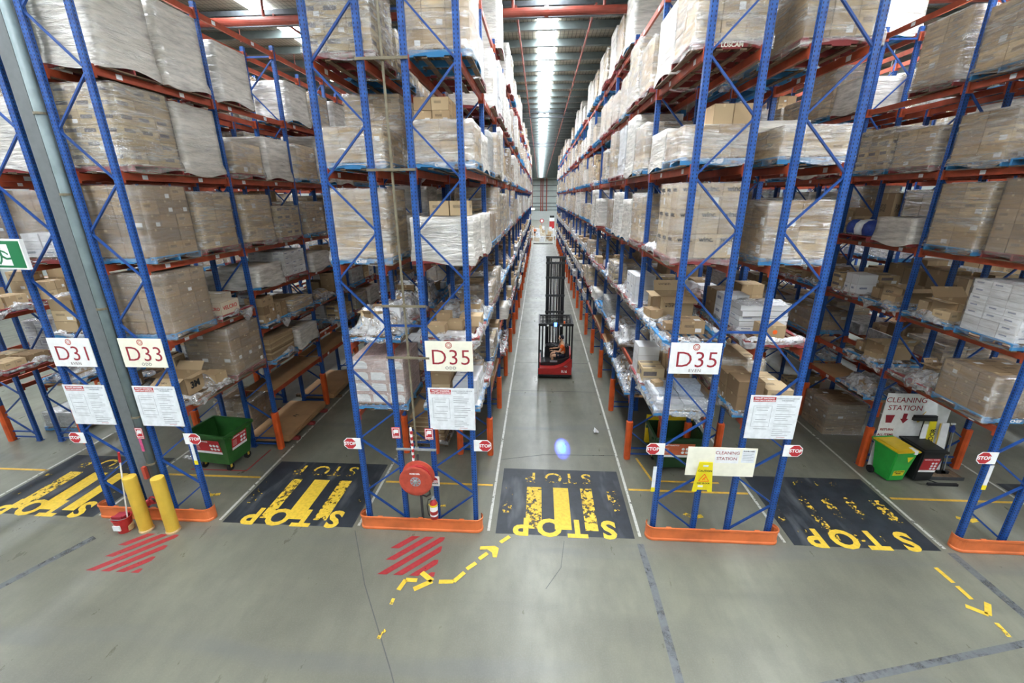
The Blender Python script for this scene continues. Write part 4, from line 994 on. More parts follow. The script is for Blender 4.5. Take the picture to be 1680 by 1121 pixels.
# ------------------------------------------------------------ end rails
def end_rail(cx, label, hw=1.36):
    t = thing('end_rail', label, 'rail', (cx, 0, 0)); pts = []
    for a in range(0, 10): th = PI*a/9*.55+PI*.45; pts.append((-hw+.16+.16*math.cos(PI/2+ (9-a)/9*PI*.75) if False else 0, 0))
    pts = []
    r = .15
    for a in range(9): th = math.radians(130+(270-130)*a/8); pts.append((-hw+r+r*math.cos(th), -.19+r+r*math.sin(th)))
    for a in range(9): th = math.radians(270+140*a/8); pts.append((hw-r+r*math.cos(th), -.19+r+r*math.sin(th)))
    m = MB(); n = len(pts); th_ = .012
    for z0, z1 in ((.01, .33),):
        outer = []; inner = []
        for i, (x, y) in enumerate(pts):
            a = Vector(pts[max(i-1, 0)]); b = Vector(pts[min(i+1, n-1)]); d = (b-a).normalized(); nr = Vector((d.y, -d.x))
            outer.append((x, y)); inner.append((x-nr.x*th_, y-nr.y*th_))
        prof = [(z0, 0), (z0+.04, .0), (z0+.06, .014), (z1-.06, .014), (z1-.04, 0), (z1, 0)]
        rows = []
        for z, ins in prof:
            b = len(m.v)
            for (x, y), (x2, y2) in zip(outer, inner): m.v.append((x+(x2-x)*ins/th_, y+(y2-y)*ins/th_, z))
            rows.append(b)
        bi = len(m.v)
        for (x, y) in inner: m.v.append((x+(x-0)*0, y+.016, z0))
        bj = len(m.v)
        for (x, y) in inner: m.v.append((x, y+.016, z1))
        for a, b in zip(rows, rows[1:]):
            for i in range(n-1): m.f.append((a+i, a+i+1, b+i+1, b+i))
        for i in range(n-1): m.f.append((rows[-1]+i, rows[-1]+i+1, bj+i+1, bj+i)); m.f.append((bj+i, bj+i+1, bi+i+1, bi+i)); m.f.append((bi+i, bi+i+1, rows[0]+i+1, rows[0]+i))
    ob('rail', m.mesh('rail'), 'rail_orange', t)
    for x in (-.9, 0, .9): ob('post', MB().box(x-.05, -.17, 0, x+.05, -.1, .3), 'rail_orange', t)
    return t
end_rail(CX['D'], 'orange steel end rail behind the two yellow bollards')
end_rail(CX['A'], 'orange steel end rail under the red hose reel')
end_rail(CX['B'], 'orange steel end rail below the white cleaning station board')
end_rail(CX['R']+.02, 'orange steel end rail at the right edge', 1.4)
end_rail(CX['E'], 'orange steel end rail of the left-edge rack')
# ------------------------------------------------------------ signs
def octo(r): return [(r*math.cos(PI/8+k*PI/4), r*math.sin(PI/8+k*PI/4)) for k in range(8)]
def aisle_sign(x0, z0, num, sub, col, label):
    t = thing('aisle_sign', label, 'sign', (x0+.455, -.02, z0+.305))
    ob('plate', MB().box(-.455, -.012, -.305, .455, 0, .305), col, t)
    text(num, .44, 'dark_red', t, (.03, -.0135, -.035), RX90, -.003, space=1.05, name='lettering'); text(sub, .085, 'sub_print', t, (.02, -.0135, -.24), RX90, space=1.2)
    ring = MB(); o1, o2 = octo(.066), octo(.05)
    for k in range(8):
        a, b = o1[k], o1[(k+1) % 8]; c, d = o2[(k+1) % 8], o2[k]
        ring.poly([(a[0], -.0135, a[1]), (b[0], -.0135, b[1]), (c[0], -.0135, c[1]), (d[0], -.0135, d[1])], (0, -.001, 0))
    q = .038
    for k in range(4):
        th = k*PI/2; u = (math.cos(th)*q, math.sin(th)*q); v = (math.cos(th+PI/2)*q, math.sin(th+PI/2)*q)
        ring.bar((u[0], -.014, u[1]), (v[0], -.014, v[1]), .008, .002, (0, 1, 0))
    ob('emblem', ring, 'hose_red', t, (.0, 0, .225))
aisle_sign(-2.15, 3.72, 'D35', 'ODD', 'ivory', 'cream aisle sign D35 ODD')
aisle_sign(2.43, 3.75, 'D35', 'EVEN', 'white', 'white aisle sign D35 EVEN')
aisle_sign(-9.86, 3.68, 'D31', 'EVEN', 'white', 'white aisle sign D31 EVEN')
aisle_sign(-8.34, 3.69, 'D33', 'ODD', 'ivory', 'cream aisle sign D33 ODD')
def notice(x0, z0, label):
    t = thing('load_notice', label, 'notice', (x0+.46, -.02, z0+.46))
    ob('plate', MB().box(-.46, -.012, -.46, .46, 0, .46), 'paper', t)
    ob('header', MB().box(-.41, -.0135, .33, .0, -.012, .43), 'red_print', t)
    text('PALLET RACKING', .045, 'white', t, (-.205, -.0145, .4), RX90, .001); text('LOAD LIMITS ENFORCED', .036, 'white', t, (-.205, -.0145, .355), RX90, .001)
    text('CONDITIONS OF USE FOR', .034, 'grey_print', t, (.22, -.013, .4), RX90, .0005); text('THIS RACKING', .034, 'grey_print', t, (.22, -.013, .36), RX90, .0005)
    rnd = random.Random(int(x0*10)); m = MB()
    for i in range(17):
        z = .27-.041*i
        if i not in (4, 9, 12): m.box(.04, -.0128, z, .04+rnd.uniform(.18, .37), -.012, z+.009)
    for i in range(12):
        z = .2-.05*i
        if i in (0, 1, 3, 5, 6, 8, 9): m.box(-.36+rnd.uniform(0, .05), -.0128, z, -.12+rnd.uniform(0, .06), -.012, z+.008)
    for a, b, c, d in ((-.38, .24, -.04, .245), (-.38, -.2, -.04, -.195), (-.38, -.2, -.375, .24), (-.045, -.2, -.04, .24)): m.box(a, -.0128, min(b, d), c, -.012, max(b, d))
    ob('small_print', m, 'grey_print', t)
    ob('small_print', MB().box(.14, -.0128, -.42, .3, -.012, -.412), 'red_print', t)
notice(-2.16, 2.44, 'white racking notice with red header below the D35 ODD sign'); notice(4.01, 2.42, 'white racking notice with red header right of the D35 EVEN sign')
notice(-9.88, 2.35, 'white racking notice with red header below the D31 sign'); notice(-8.35, 2.35, 'white racking notice with red header below the D33 sign')
def stop_sign(x, z, side, label):
    """plate fixed to the upright, octagon reaching out to side"""
    t = thing('stop_sign', label, 'sign', (x, -.02, z)); s = side
    ob('plate', MB().poly([(-.0*s, 0, -.13), (.2*s, 0, -.13), (.27*s, 0, -.06), (.27*s, 0, .06), (.2*s, 0, .13), (-.09*s, 0, .13), (-.09*s, 0, -.13)], (0, -.006, 0)), 'white', t)
    ob('octagon', MB().poly([(px+.14*s, -.0062, pz) for px, pz in octo(.128)], (0, -.002, 0)), 'red_print', t)
    text('STOP', .1, 'white', t, (.14*s, -.0092, 0), RX90, .003)
stop_sign(-3.75, 2.05, -1, 'small octagonal STOP plate on the upright left of the hose reel'); stop_sign(-1.2, 2.08, 1, 'small octagonal STOP plate beside the D35 ODD notice')
stop_sign(2.45, 2.12, -1, 'small octagonal STOP plate left of the cleaning station board'); stop_sign(4.9, 2.16, 1, 'small octagonal STOP plate right of the cleaning station board')
stop_sign(8.65, 2.12, -1, 'small octagonal STOP plate on the right-edge rack'); stop_sign(-7.44, 2.05, 1, 'small octagonal STOP plate in front of the green waste bin'); stop_sign(-9.9, 2.0, -1, 'small octagonal STOP plate left of the D31 frame')
# cleaning station board, caution sign
t = thing('cleaning_board', 'white whiteboard lettered CLEANING STATION across the D35 EVEN frames', 'board', (3.655, -.03, 1.875))
ob('panel', MB().box(-.665, -.015, -.325, .665, 0, .325), 'ivory', t)
ob('paper', MB().box(-.13, -.017, -.02, .33, -.015, .29), 'white', t)
text('CLEANING', .095, 'dark_red', t, (.1, -.018, .21), RX90); text('STATION', .095, 'dark_red', t, (.1, -.018, .08), RX90)
ob('paper', MB().box(.38, -.017, .0, .63, -.015, .29), 'paper', t); text('FLOOR CARE', .035, 'black_print', t, (.5, -.018, .26), RX90, .001)
m = MB()
for i in range(5): m.box(.4, -.0178, .2-.035*i, .6-.03*(i % 2), -.017, .207-.035*i)
ob('small_print', m, 'grey_print', t)
t = thing('caution_sign', 'yellow wet-floor caution sign hanging on the cleaning station board', 'sign', (3.36, -.06, 1.5))
ob('panel', MB().poly([(-.13, 0, .38), (.13, 0, .38), (.2, 0, -.32), (.11, 0, -.32), (.1, 0, -.27), (-.1, 0, -.27), (-.11, 0, -.32), (-.2, 0, -.32)], (0, -.02, 0)).mesh('panel', bevel=.005), 'sign_yellow', t)
ob('handle_slot', MB().box(-.05, -.022, .28, .05, -.0195, .32), 'paper', t)
tri = MB()
for (a, b) in (((-.1, -.06), (.1, -.06)), ((.1, -.06), (0, .11)), ((0, .11), (-.1, -.06))): tri.bar((a[0], -.022, a[1]), (b[0], -.022, b[1]), .014, .003, (0, 1, 0))
tri.bar((-.03, -.022, -.03), (.03, -.022, .04), .02, .003, (0, 1, 0)).bar((.03, -.022, -.03), (-.02, -.022, .0), .014, .003, (0, 1, 0))
ob('symbol', tri, 'hivis', t)
text('CAUTION', .06, 'black_print', t, (0, -.0215, .18), RX90, .001); text('WET FLOOR', .045, 'black_print', t, (0, -.0215, -.11), RX90, .001); ob('sticker', MB().box(-.1, -.0225, -.2, .0, -.0205, -.16), 'white', t)
# fire signs
def fire_sign(x, y, z, label, w=.18, h=.26, txt='FIRE HOSE'):
    t = thing('fire_sign', label, 'sign', (x, y, z))
    ob('plate', MB().box(-w/2, -.006, -h/2, w/2, 0, h/2), 'red_print', t)
    ob('frame', MB().box(-w/2+.012, -.0075, -h/2+.012, w/2-.012, -.006, h/2-.012), 'white', t)
    ob('pictogram', MB().box(-w/2+.025, -.0085, -h/2+.06, w/2-.025, -.0075, h/2-.025), 'red_print', t)
    ob('pictogram', MB().box(-.03, -.0095, .0, .05, -.0085, .08).box(-.05, -.0095, -.03, -.03, -.0085, .06), 'white', t)
    text(txt, .03, 'red_print', t, (0, -.0085, -h/2+.035), RX90, .001)
fire_sign(-2.89, -.02, 2.33, 'red hose reel sign on the left upright beside the hose reel'); fire_sign(-2.2, -.035, 2.33, 'red hose reel sign partly beside the D35 ODD notice')
fire_sign(-8.42, -.1, 2.2, 'red hydrant sign on the grey pipe below the D33 notice', .17, .26, 'HYDRANT')
t = thing('fire_sign', 'white and red extinguisher sign above the fire extinguisher', 'sign', (-2.17, -.04, 1.2))
ob('plate', MB().box(-.12, -.006, -.12, .12, 0, .12), 'white', t); ob('arc', MB().poly([(-.09, -.0065, .02), (.09, -.0065, .02), (.07, -.0065, .07), (.03, -.0065, .1), (-.03, -.0065, .1), (-.07, -.0065, .07)], (0, -.001, 0)), 'red_print', t)
text('ABE POWDER', .028, 'red_print', t, (0, -.0075, -.02), RX90, .001); text('EXTINGUISHER', .026, 'black_print', t, (0, -.0075, -.06), RX90, .001)
# ------------------------------------------------------------ sprinkler drop pipe, hose reel, extinguisher
t = thing('drop_pipe', 'thin olive pipe running down between the two D35 ODD frames', 'pipe', (-2.5, .02, 0))
ob('pipe', MB().tube([(0, 0, 0), (0, 0, 12.2)], .022, 8), 'bracket', t)
for z, m in ((1.95, 'steel'), (3.98, 'bracket'), (5.0, 'bracket'), (7.35, 'bracket'), (8.97, 'bracket')):
    ob('bracket', MB().box(-.42, -.06, z-.02, .42, -.03, z+.02).box(-.42, -.03, z-.004, .42, .0, z+.004), m, t)
    ob('clip', MB().box(-.035, -.03, z-.03, .035, .03, z+.03), m, t)
ob('spacer', MB().box(-.31, .02, 4.58, .31, .06, 4.62), 'blue', t)
t = thing('row_spacer', 'blue spacer bar joining the two D35 EVEN frames', 'bar', (CX['B'], .02, 4.55)); ob('bar', MB().box(-.3, 0, -.02, .3, .04, .02), 'blue', t)
t = thing('hose_reel', 'round red fire hose reel between the D35 ODD frames', 'hose reel', (-2.48, -.05, 1.37))
Rm = Matrix.Rotation(PI/2, 4, 'X')
ob('side_disc', MB().lathe([(.0, .26), (.1, .262), (.28, .25), (.335, .265), (.345, .25), (.335, .235), (.28, .235), (0, .24)], 40, Rm).mesh('d', smooth=True), 'hose_red', t)
ob('side_disc', MB().lathe([(.0, .0), (.33, .0), (.345, .02), (.33, .03), (0, .03)], 40, Rm).mesh('d', smooth=True), 'hose_red', t)
ob('drum', MB().lathe([(.2, .03), (.2, .235)], 24, Rm), 'hose_red', t)
for i in range(6):
    rr = .235+.02*(i % 2); y0 = -.045-.036*i
    ob('hose_coil', MB().tube([(rr*math.cos(a*PI/12), y0, rr*math.sin(a*PI/12)) for a in range(25)], .024, 8, False).mesh('hose', smooth=True), 'red', t)
ob('hub_label', MB().lathe([(.11, .264), (.11, .268)], 24, Rm), 'grey_print', t); ob('hub', MB().lathe([(.04, .268), (.04, .29), (.02, .3)], 16, Rm), 'steel', t)
hl = MB()
for k in range(8): a = k*PI/4; hl.bar((.05*math.cos(a), -.27, .05*math.sin(a)), (.1*math.cos(a), -.27, .1*math.sin(a)), .018, .004, (0, 1, 0))
ob('hub_print', hl, 'hose_red', t)
text('HOSE REEL', .045, 'white', t, (0, -.268, .19), RX90, .001, name='lettering')
ob('arm', MB().tube([(0, .0, -.3), (.02, -.02, -.5), (.14, -.06, -.52), (.24, -.1, -.42), (.24, -.12, -.2)], .018, 8), 'dark_grey', t)
ob('stand', MB().box(-.02, -.0, -1.37, .02, .05, .45), 'dark_grey', t)
t = thing('hazard_pole', 'red and white striped pole hanging above the hose reel', 'pole', (-2.56, -.08, 1.72))
for i in range(11): ob('band', MB().tube([(.01*(i % 2), 0, .07*i+.0), (.01*(i % 2), 0, .07*i+.07)], .026, 8), 'red_print' if i % 2 else 'white', t)
t = thing('fire_extinguisher', 'red fire extinguisher with white band at the D35 ODD frame', 'extinguisher', (-2.19, -.14, .32))
ob('cylinder', MB().lathe([(.06, 0), (.085, .02), (.085, .38), (.06, .45), (.03, .47), (.03, .5)], 20).mesh('c', smooth=True), 'red', t)
ob('band', MB().lathe([(.0865, .23), (.0865, .34)], 20), 'white', t); ob('band', MB().lathe([(.0865, .1), (.0865, .14)], 20), 'white', t); ob('band', MB().lathe([(.087, .345), (.087, .385)], 20), 'sign_yellow', t)
ob('valve', MB().box(-.025, -.025, .49, .025, .025, .55).box(-.02, -.1, .55, .02, .02, .565), 'steel', t)
ob('hose', MB().tube([(-.02, -.02, .53), (-.1, -.03, .5), (-.13, -.03, .35), (-.12, -.03, .15), (-.1, -.02, .08)], .011, 6), 'black', t)
ob('hook', MB().box(-.02, .08, .3, .02, .13, .42), 'steel', t)
# ------------------------------------------------------------ D31/D33 column, hydrant pipe, bollards, bucket
t = thing('steel_column', 'grey steel building column between the D31 and D33 frames', 'column', (-8.705, .11, 0))
ob('shaft', MB().box(-.125, -.13, 0, .125, .13, ROOF), 'column_grey', t); ob('base_plate', MB().box(-.19, -.13, 0, .19, .13, .02), 'column_grey', t); ob('sticker', MB().box(-.03, -.123, 1.95, .03, -.12, 2.25), 'white', t)
t = thing('hydrant_pipe', 'pale galvanised hydrant pipe with red valve beside the grey column', 'pipe', (-8.475, .0, 0))
ob('pipe', MB().tube([(0, 0, .95), (0, 0, ROOF)], .078, 16).mesh('p', smooth=True), 'galvanised', t)
for z in (1.4, 2.55, 4.9, 7.0, 8.3): ob('pipe_clamp', MB().lathe([(.095, z-.02), (.095, z+.02)], 16).box(-.22, -.01, z-.015, .0, .02, z+.015), 'bracket', t)
ob('pipe_label', MB().box(-.03, -.09, 1.75, .03, -.083, 2.05), 'pink', t)
ob('elbow', MB().tube([(0, 0, .95), (0, 0, .75), (-.03, -.06, .62), (-.06, -.16, .55)], .07, 12), 'dark_grey', t)
ob('valve_body', MB().tube([(-.06, -.16, .55), (-.16, -.26, .5)], .075, 12), 'red', t)
ob('hand_wheel', MB().tube([(.04+.09*math.cos(a*PI/6), -.26, .62+.09*math.sin(a*PI/6)) for a in range(13)], .014, 6), 'red', t)
ob('outlet_cap', MB().tube([(-.16, -.26, .5), (-.2, -.3, .48)], .085, 12), 'red', t)
ob('tag', MB().box(-.2, -.33, .5, -.1, -.32, .6), 'white', t); ob('drain', MB().tube([(0, 0, 0), (0, 0, .75)], .04, 10), 'dark_grey', t)
ob('sprinkler_gong', MB().box(-.16, -.12, 1.05, -.09, -.05, 1.35), 'hose_red', t)
for x, l in ((-8.57, 'left-hand yellow bollard before the D31 and D33 rail, beside the bucket'), (-7.95, 'right-hand yellow bollard before the D31 and D33 rail')):
    t = thing('bollard', l, 'bollard', (x, -.46, 0))
    ob('post', MB().lathe([(.125, 0), (.125, 1.34), (.118, 1.37), (.0, 1.385)], 28).mesh('b', smooth=False), 'yellow', t)
    ob('base_weld', MB().lathe([(.14, 0), (.14, .03), (.127, .05)], 28), 'pine', t)
t = thing('mop_bucket', 'red bucket with white label in front of the orange rail', 'bucket', (-9.02, -.5, 0))
ob('bucket', MB().lathe([(.0, .0), (.13, .0), (.17, .34), (.18, .34), (.18, .36), (.16, .36), (.125, .02), (.0, .02)], 24).mesh('b', smooth=False), 'red', t)
ob('label', MB().box(-.08, -.178, .12, .08, -.15, .24), 'paper', t)
ob('wringer', MB().box(-.12, -.1, .3, .1, .1, .4).box(-.1, -.12, .38, .12, -.08, .44), 'dark_red', t)
ob('bail', MB().tube([(-.17, 0, .34), (-.12, -.16, .4), (.12, -.16, .4), (.17, 0, .34)], .006, 6), 'steel', t)
t = thing('mop', 'white mop handle with red tip standing in the red bucket', 'mop', (-8.95, -.48, .1))
ob('handle', MB().tube([(0, 0, 0), (.29, .02, 1.62)], .014, 8), 'white', t); ob('grip', MB().tube([(.29, .02, 1.62), (.33, .02, 1.86)], .022, 8), 'red', t); ob('head', MB().lathe([(.09, -.07), (.1, .05), (.03, .12)], 12), 'pine', t)
# exit sign
t = thing('exit_sign', 'green running-man exit sign at the left edge', 'sign', (-9.66, -.32, 5.98), -.12)
ob('case', MB().box(-.52, 0, -.27, .42, .06, .27), 'white', t); ob('face', MB().box(-.49, -.004, -.24, .39, 0, .24), 'lit_green' if False else 'exit_green', t)
ob('door_shape', MB().box(-.32, -.006, -.2, .1, -.004, .18), 'white', t)
man = MB().lathe([(.035, 0), (.035, .003)], 14, Matrix.Translation((-.1, -.006, .12)) @ Rm)
for a, b, w in (((-.12, .08), (-.1, -.03), .06), ((-.1, -.03), (.0, -.08), .04), ((0, -.08), (.12, -.07), .035), ((-.1, -.03), (-.14, -.12), .04), ((-.14, -.12), (-.2, -.18), .035), ((-.1, .07), (-.0, .04), .03), ((0, .04), (.06, .0), .025), ((-.13, .07), (-.22, .02), .03)): man.bar((a[0], -.0075, a[1]), (b[0], -.0075, b[1]), w, .003, (0, 1, 0))
ob('running_man', man, 'exit_green', t); ob('arm_bracket', MB().box(.1, .06, -.02, .16, .34, .02), 'steel', t)
# ------------------------------------------------------------ bins
def big_bin(loc, rz, body, label, lab_mat, words, lid=False):
    t = thing('waste_bin', label, 'bin', loc, rz); m = MB()
    b0 = [(-.46, -.36), (.46, -.36), (.46, .36), (-.46, .36)]; b1 = [(-.6, -.47), (.6, -.47), (.6, .47), (-.6, .47)]
    def ring(p, z, s=1.0): return [(x*s, y*s, z) for x, y in p]
    v = ring(b0, .2)+ring(b1, 1.1)+ring(b1, 1.1, .95)+ring(b0, .24, .94); m.v = v
    for a, b in ((0, 4), (4, 8), (8, 12)):
        for k in range(4): m.f.append((a+k, a+(k+1) % 4, b+(k+1) % 4, b+k))
    m.f += [(3, 2, 1, 0), (12, 13, 14, 15)]
    ob('tub', m, body, t)
    r = MB()
    for (a, b) in zip(b1, b1[1:]+b1[:1]): r.bar((a[0]*1.02, a[1]*1.02, 1.09), (b[0]*1.02, b[1]*1.02, 1.09), .06, .07)
    ob('rim', r, body, t)
    for x in (-.62, .62):
        for y in (-.3, .3): ob('trunnion', MB().tube([(x-.05, y, 1.02), (x+.05, y, 1.02)], .04, 8), body, t)
    for x in (-.4, .4):
        for y in (-.3, .3):
            c = ob('castor', MB().tube([(x-.03, y, .1), (x+.03, y, .1)], .1, 14), 'rubber', t); ob('fork', MB().box(x-.045, y-.03, .1, x-.035, y+.03, .2).box(x+.035, y-.03, .1, x+.045, y+.03, .2).box(x-.045, y-.03, .19, x+.045, y+.03, .205), 'yellow', c)
    def side_label(M, w, h, n):
        lb = ob('label', MB().box(-w/2, -.004, -h/2, w/2, 0, h/2), lab_mat, t); lb.matrix_local = M
        ob('label_band', MB().box(-w/2, -.006, -h/2, w/2, -.004, -h/2+.07), 'white', lb)
        text(words, .055, 'white', lb, (-w/2+.03, -.006, h/2-.045), RX90, .001, align='LEFT')
        for i in range(n):
            for j in range(2): ob('icon', MB().lathe([(.04, 0), (.04, .002)], 12, Matrix.Translation((w/2-.08-.1*i, -.004, .05-.11*j)) @ Rm), 'white', lb)
        lines = MB()
        for i in range(5): lines.box(-w/2+.03, -.0055, .06-.035*i, -w/2+.16, -.004, .066-.035*i)
        ob('small_print', lines, 'white', lb)
    tilt = math.atan2(.11, .9)
    side_label(Matrix.Translation((-.02, -.435, .75)) @ Matrix.Rotation(tilt, 4, 'X'), .8, .42, 3)
    side_label(Matrix.Translation((.562, 0, .78)) @ Matrix.Rotation(PI/2, 4, 'Z') @ Matrix.Rotation(math.atan2(.14, .9), 4, 'X'), .5, .4, 2)
    if lid:
        ob('lid', MB().box(-.62, .46, 1.1, .62, .5, 1.28).box(-.62, .48, .45, -.56, .52, 1.25).box(-.62, .5, .4, .62, .53, 1.2), 'lid_yellow', t)
    return t
big_bin((-8.55, 2.1, 0), -.12, 'green', 'open dark green wheeled waste bin with red label under the D33 row', 'red_print', 'GENERAL WASTE')
big_bin((3.6, 2.55, 0), 0.02, 'dark_green', 'dark green wheeled bin lettered SOFT PLASTICS behind the cleaning board', 'orange_print', 'SOFT PLASTICS', True)
def wheelie(loc, rz, body, lidm, label, words, lab2, openlid=False):
    t = thing('wheelie_bin', label, 'bin', loc, rz); m = MB()
    m.v = [(-.21, -.22, .05), (.21, -.22, .05), (.21, .24, .05), (-.21, .24, .05), (-.28, -.33, .93), (.28, -.33, .93), (.28, .33, .93), (-.28, .33, .93)]
    m.f = [(3, 2, 1, 0), (4, 5, 6, 7), (0, 1, 5, 4), (1, 2, 6, 5), (2, 3, 7, 6), (3, 0, 4, 7)]
    ob('body', m.mesh('body', bevel=.03), body, t)
    ob('rim', MB().box(-.3, -.35, .9, .3, .34, .94).mesh('rim', bevel=.012), body, t)
    ob('lid', (MB().box(-.3, -.37, .94, .3, .36, .97).box(-.24, -.3, .97, .24, .3, .99)).mesh('lid', bevel=.008), lidm, t)
    ob('handle', MB().tube([(-.28, .4, .95), (.28, .4, .95)], .02, 8).box(-.28, .34, .92, -.22, .4, .96).box(.22, .34, .92, .28, .4, .96), body, t)
    for x in (-.27, .24): ob('wheel', MB().tube([(x, .25, .1), (x+.05, .25, .1)], .1, 16), 'rubber', t)
    for w_, h_, z_, mt, tx in lab2:
        lb = ob('label', MB().box(-w_/2, -.004, -h_/2, w_/2, 0, h_/2), mt, t); lb.matrix_local = Matrix.Translation((.0, -.21-(z_-.05)*.125-.006, z_)) @ Matrix.Rotation(math.atan2(.11, .88), 4, 'X')
        for q, s_ in enumerate(tx): text(s_, .045, 'black_print' if mt == 'sign_yellow' else 'white', lb, (0, -.005, h_/2-.04-.055*q), RX90, .001)
        if mt == 'red_print':
            ob('label_band', MB().box(-w_/2, -.006, -h_/2, w_/2, -.004, -h_/2+.06), 'white', lb)
            for i in range(2):
                for j in range(3): ob('icon', MB().lathe([(.03, 0), (.03, .002)], 12, Matrix.Translation((w_/2-.06-.08*i, -.004, .06-.08*j)) @ Rm), 'white', lb)
    return t
b = wheelie((8.98, 2.33, 0), .12, 'bright_green', 'lid_yellow', 'bright green wheelie bin with yellow lid at the cleaning station', '', [(.28, .16, .3, 'sign_yellow', ['RECYCLING', 'MIXED'])])
ob('warning_triangle', MB().poly([(-.08, 0, .07), (.08, 0, .07), (0, 0, -.09)], (0, -.005, 0)), 'sign_yellow', b, (.1, -.315, .73), (-.0+math.atan2(.11, .88), 0, 0)); ob('tape', MB().box(.12, -.375, .9, .2, -.2, 1.0), 'white', b)
wheelie((9.66, 2.36, 0), .03, 'black', 'black', 'black wheelie bin with red label beside the green one', '', [(.4, .42, .55, 'red_print', ['GENERAL WASTE'])])
# cleaning station board and tools
t = thing('station_board', 'tall white board headed CLEANING STATION behind the bins', 'board', (9.62, 2.78, .05))
ob('panel', MB().box(-.8, 0, 0, .8, .02, 2.1), 'white', t)
text('CLEANING', .2, 'dark_red', t, (-.32, -.002, 1.92), RX90, name='lettering'); text('STATION', .2, 'dark_red', t, (-.3, -.002, 1.7), RX90)
ob('bucket_picture', MB().poly([(-.72, -.002, 1.5), (-.5, -.002, 1.5), (-.54, -.002, 1.28), (-.68, -.002, 1.28)], (0, -.002, 0)), 'dark_red', t)
ob('arrow_picture', MB().poly([(-.3, -.002, 1.55), (-.2, -.002, 1.55), (-.2, -.002, 1.4), (-.15, -.002, 1.4), (-.25, -.002, 1.27), (-.35, -.002, 1.4), (-.3, -.002, 1.4)], (0, -.002, 0)), 'dark_red', t)
ob('brush_picture', MB().poly([(.0, -.002, 1.42), (.1, -.002, 1.5), (.2, -.002, 1.4), (.1, -.002, 1.3)], (0, -.002, 0)).bar((.12, -.003, 1.45), (.22, -.003, 1.62), .02, .002, (0, 1, 0)), 'yellow', t)
text('RETURN', .085, 'dark_red', t, (-.6, -.002, 1.08), RX90, .003); text('ALL ITEMS', .085, 'dark_red', t, (-.6, -.002, .93), RX90, .003)
t = thing('push_broom', 'black-headed broom upside down against the station board', 'broom', (9.75, 2.62, 0))
ob('handle', MB().tube([(0, 0, .02), (0, .04, 1.5)], .014, 8), 'black', t); ob('head', MB().box(-.28, .0, 1.48, .28, .07, 1.56), 'black', t); ob('bristles', MB().box(-.27, .005, 1.56, .27, .065, 1.62), 'rubber', t)
for i, (x, hh, rz, m2, lb) in enumerate(((9.98, 1.35, .05, 'sign_yellow', 'yellow folded floor sign with black lettering leaning at the cleaning station'), (10.28, 1.3, -.08, 'white', 'white folded floor sign leaning beside the yellow one'), (9.84, 1.25, .1, 'white', 'narrow white folded sign behind the broom'))):
    t = thing('folded_sign', lb, 'sign', (x, 2.55, .12), rz)
    ob('panel', MB().poly([(-.12, 0, 0), (.12, 0, 0), (.08, .12, hh), (-.08, .12, hh)], (0, -.02, 0)), m2, t)
    if i == 0: text('WET FLOOR', .15, 'black_print', t, (0, .03, .75), (PI/2-.09, -PI/2, 0), .003)
for i, (x, hh, m2) in enumerate(((10.12, 1.35, 'yellow'), (10.4, 1.3, 'black'), (10.48, 1.2, 'steel'))):
    t = thing('cleaning_tool', f'{("yellow", "black", "grey")[i]} handled cleaning tool standing at the end of the station board', 'tool', (x, 2.5, .06))
    ob('handle', MB().tube([(0, 0, 0), (.04, .15, hh)], .014, 8), m2, t); ob('head', MB().box(-.1, -.04, 0, .1, .04, .08), 'black', t)
t = thing('spray_bottle', 'blue and white spray bottle hanging at the station board', 'bottle', (10.45, 2.62, 1.2)); ob('bottle', MB().lathe([(.05, 0), (.055, .12), (.02, .17), (.02, .2)], 12), 'blue_bag', t); ob('trigger', MB().box(-.07, -.015, .2, .03, .015, .24), 'white', t); ob('hook', MB().box(-.01, 0, .1, .01, .16, .12), 'steel', t)
t = thing('tool_tray', 'low grey timber tray on the floor beside the bins', 'tray', (10.35, 2.45, 0)); ob('tray', MB().box(-.5, -.16, 0, .45, .25, .06), 'pallet_wood', t); ob('lip', MB().box(-.5, -.18, 0, .45, -.16, .09), 'dark_grey', t)
t = thing('floor_squeegee', 'black floor squeegee lying before the bins', 'squeegee', (10.1, 2.05, .03)); ob('blade', MB().box(-.35, -.03, -.03, .35, .03, .03), 'rubber', t); ob('handle', MB().bar((0, 0, .0), (-.4, .3, .02), .02), 'black', t)
# sticker strips on uprights
for x, y, z0, z1, c2, l in ((-7.38, -.012, 1.5, 1.95, 'paper', 'D33 outer upright'), (8.77, -.012, 1.5, 1.95, 'paper', 'right-edge upright'), (2.44, -.012, 1.2, 1.7, 'paper', 'D35 EVEN outer upright')):
    t = thing('height_label', f'pale sticker strip with yellow end on the {l}', 'sticker', (x-.04, y, z0)); ob('strip', MB().box(-.035, 0, 0, .035, .008, z1-z0), c2, t); ob('end_tab', MB().box(-.04, -.002, -.1, .04, .006, 0), 'sign_yellow', t)
t = thing('paper_scrap', 'crumpled pale paper scrap on the aisle floor', 'litter', (1.81, 4.19, 0)); m = MB()
rr = random.Random(4)
m.v = [(.13*math.cos(a*.9)*rr.uniform(.5, 1), .18*math.sin(a*.9)*rr.uniform(.5, 1), rr.uniform(.0, .12)) for a in range(7)]+[(0, 0, .1)]
m.f = [(i, (i+1) % 7, 7) for i in range(7)]; ob('paper', m, 'white', t)
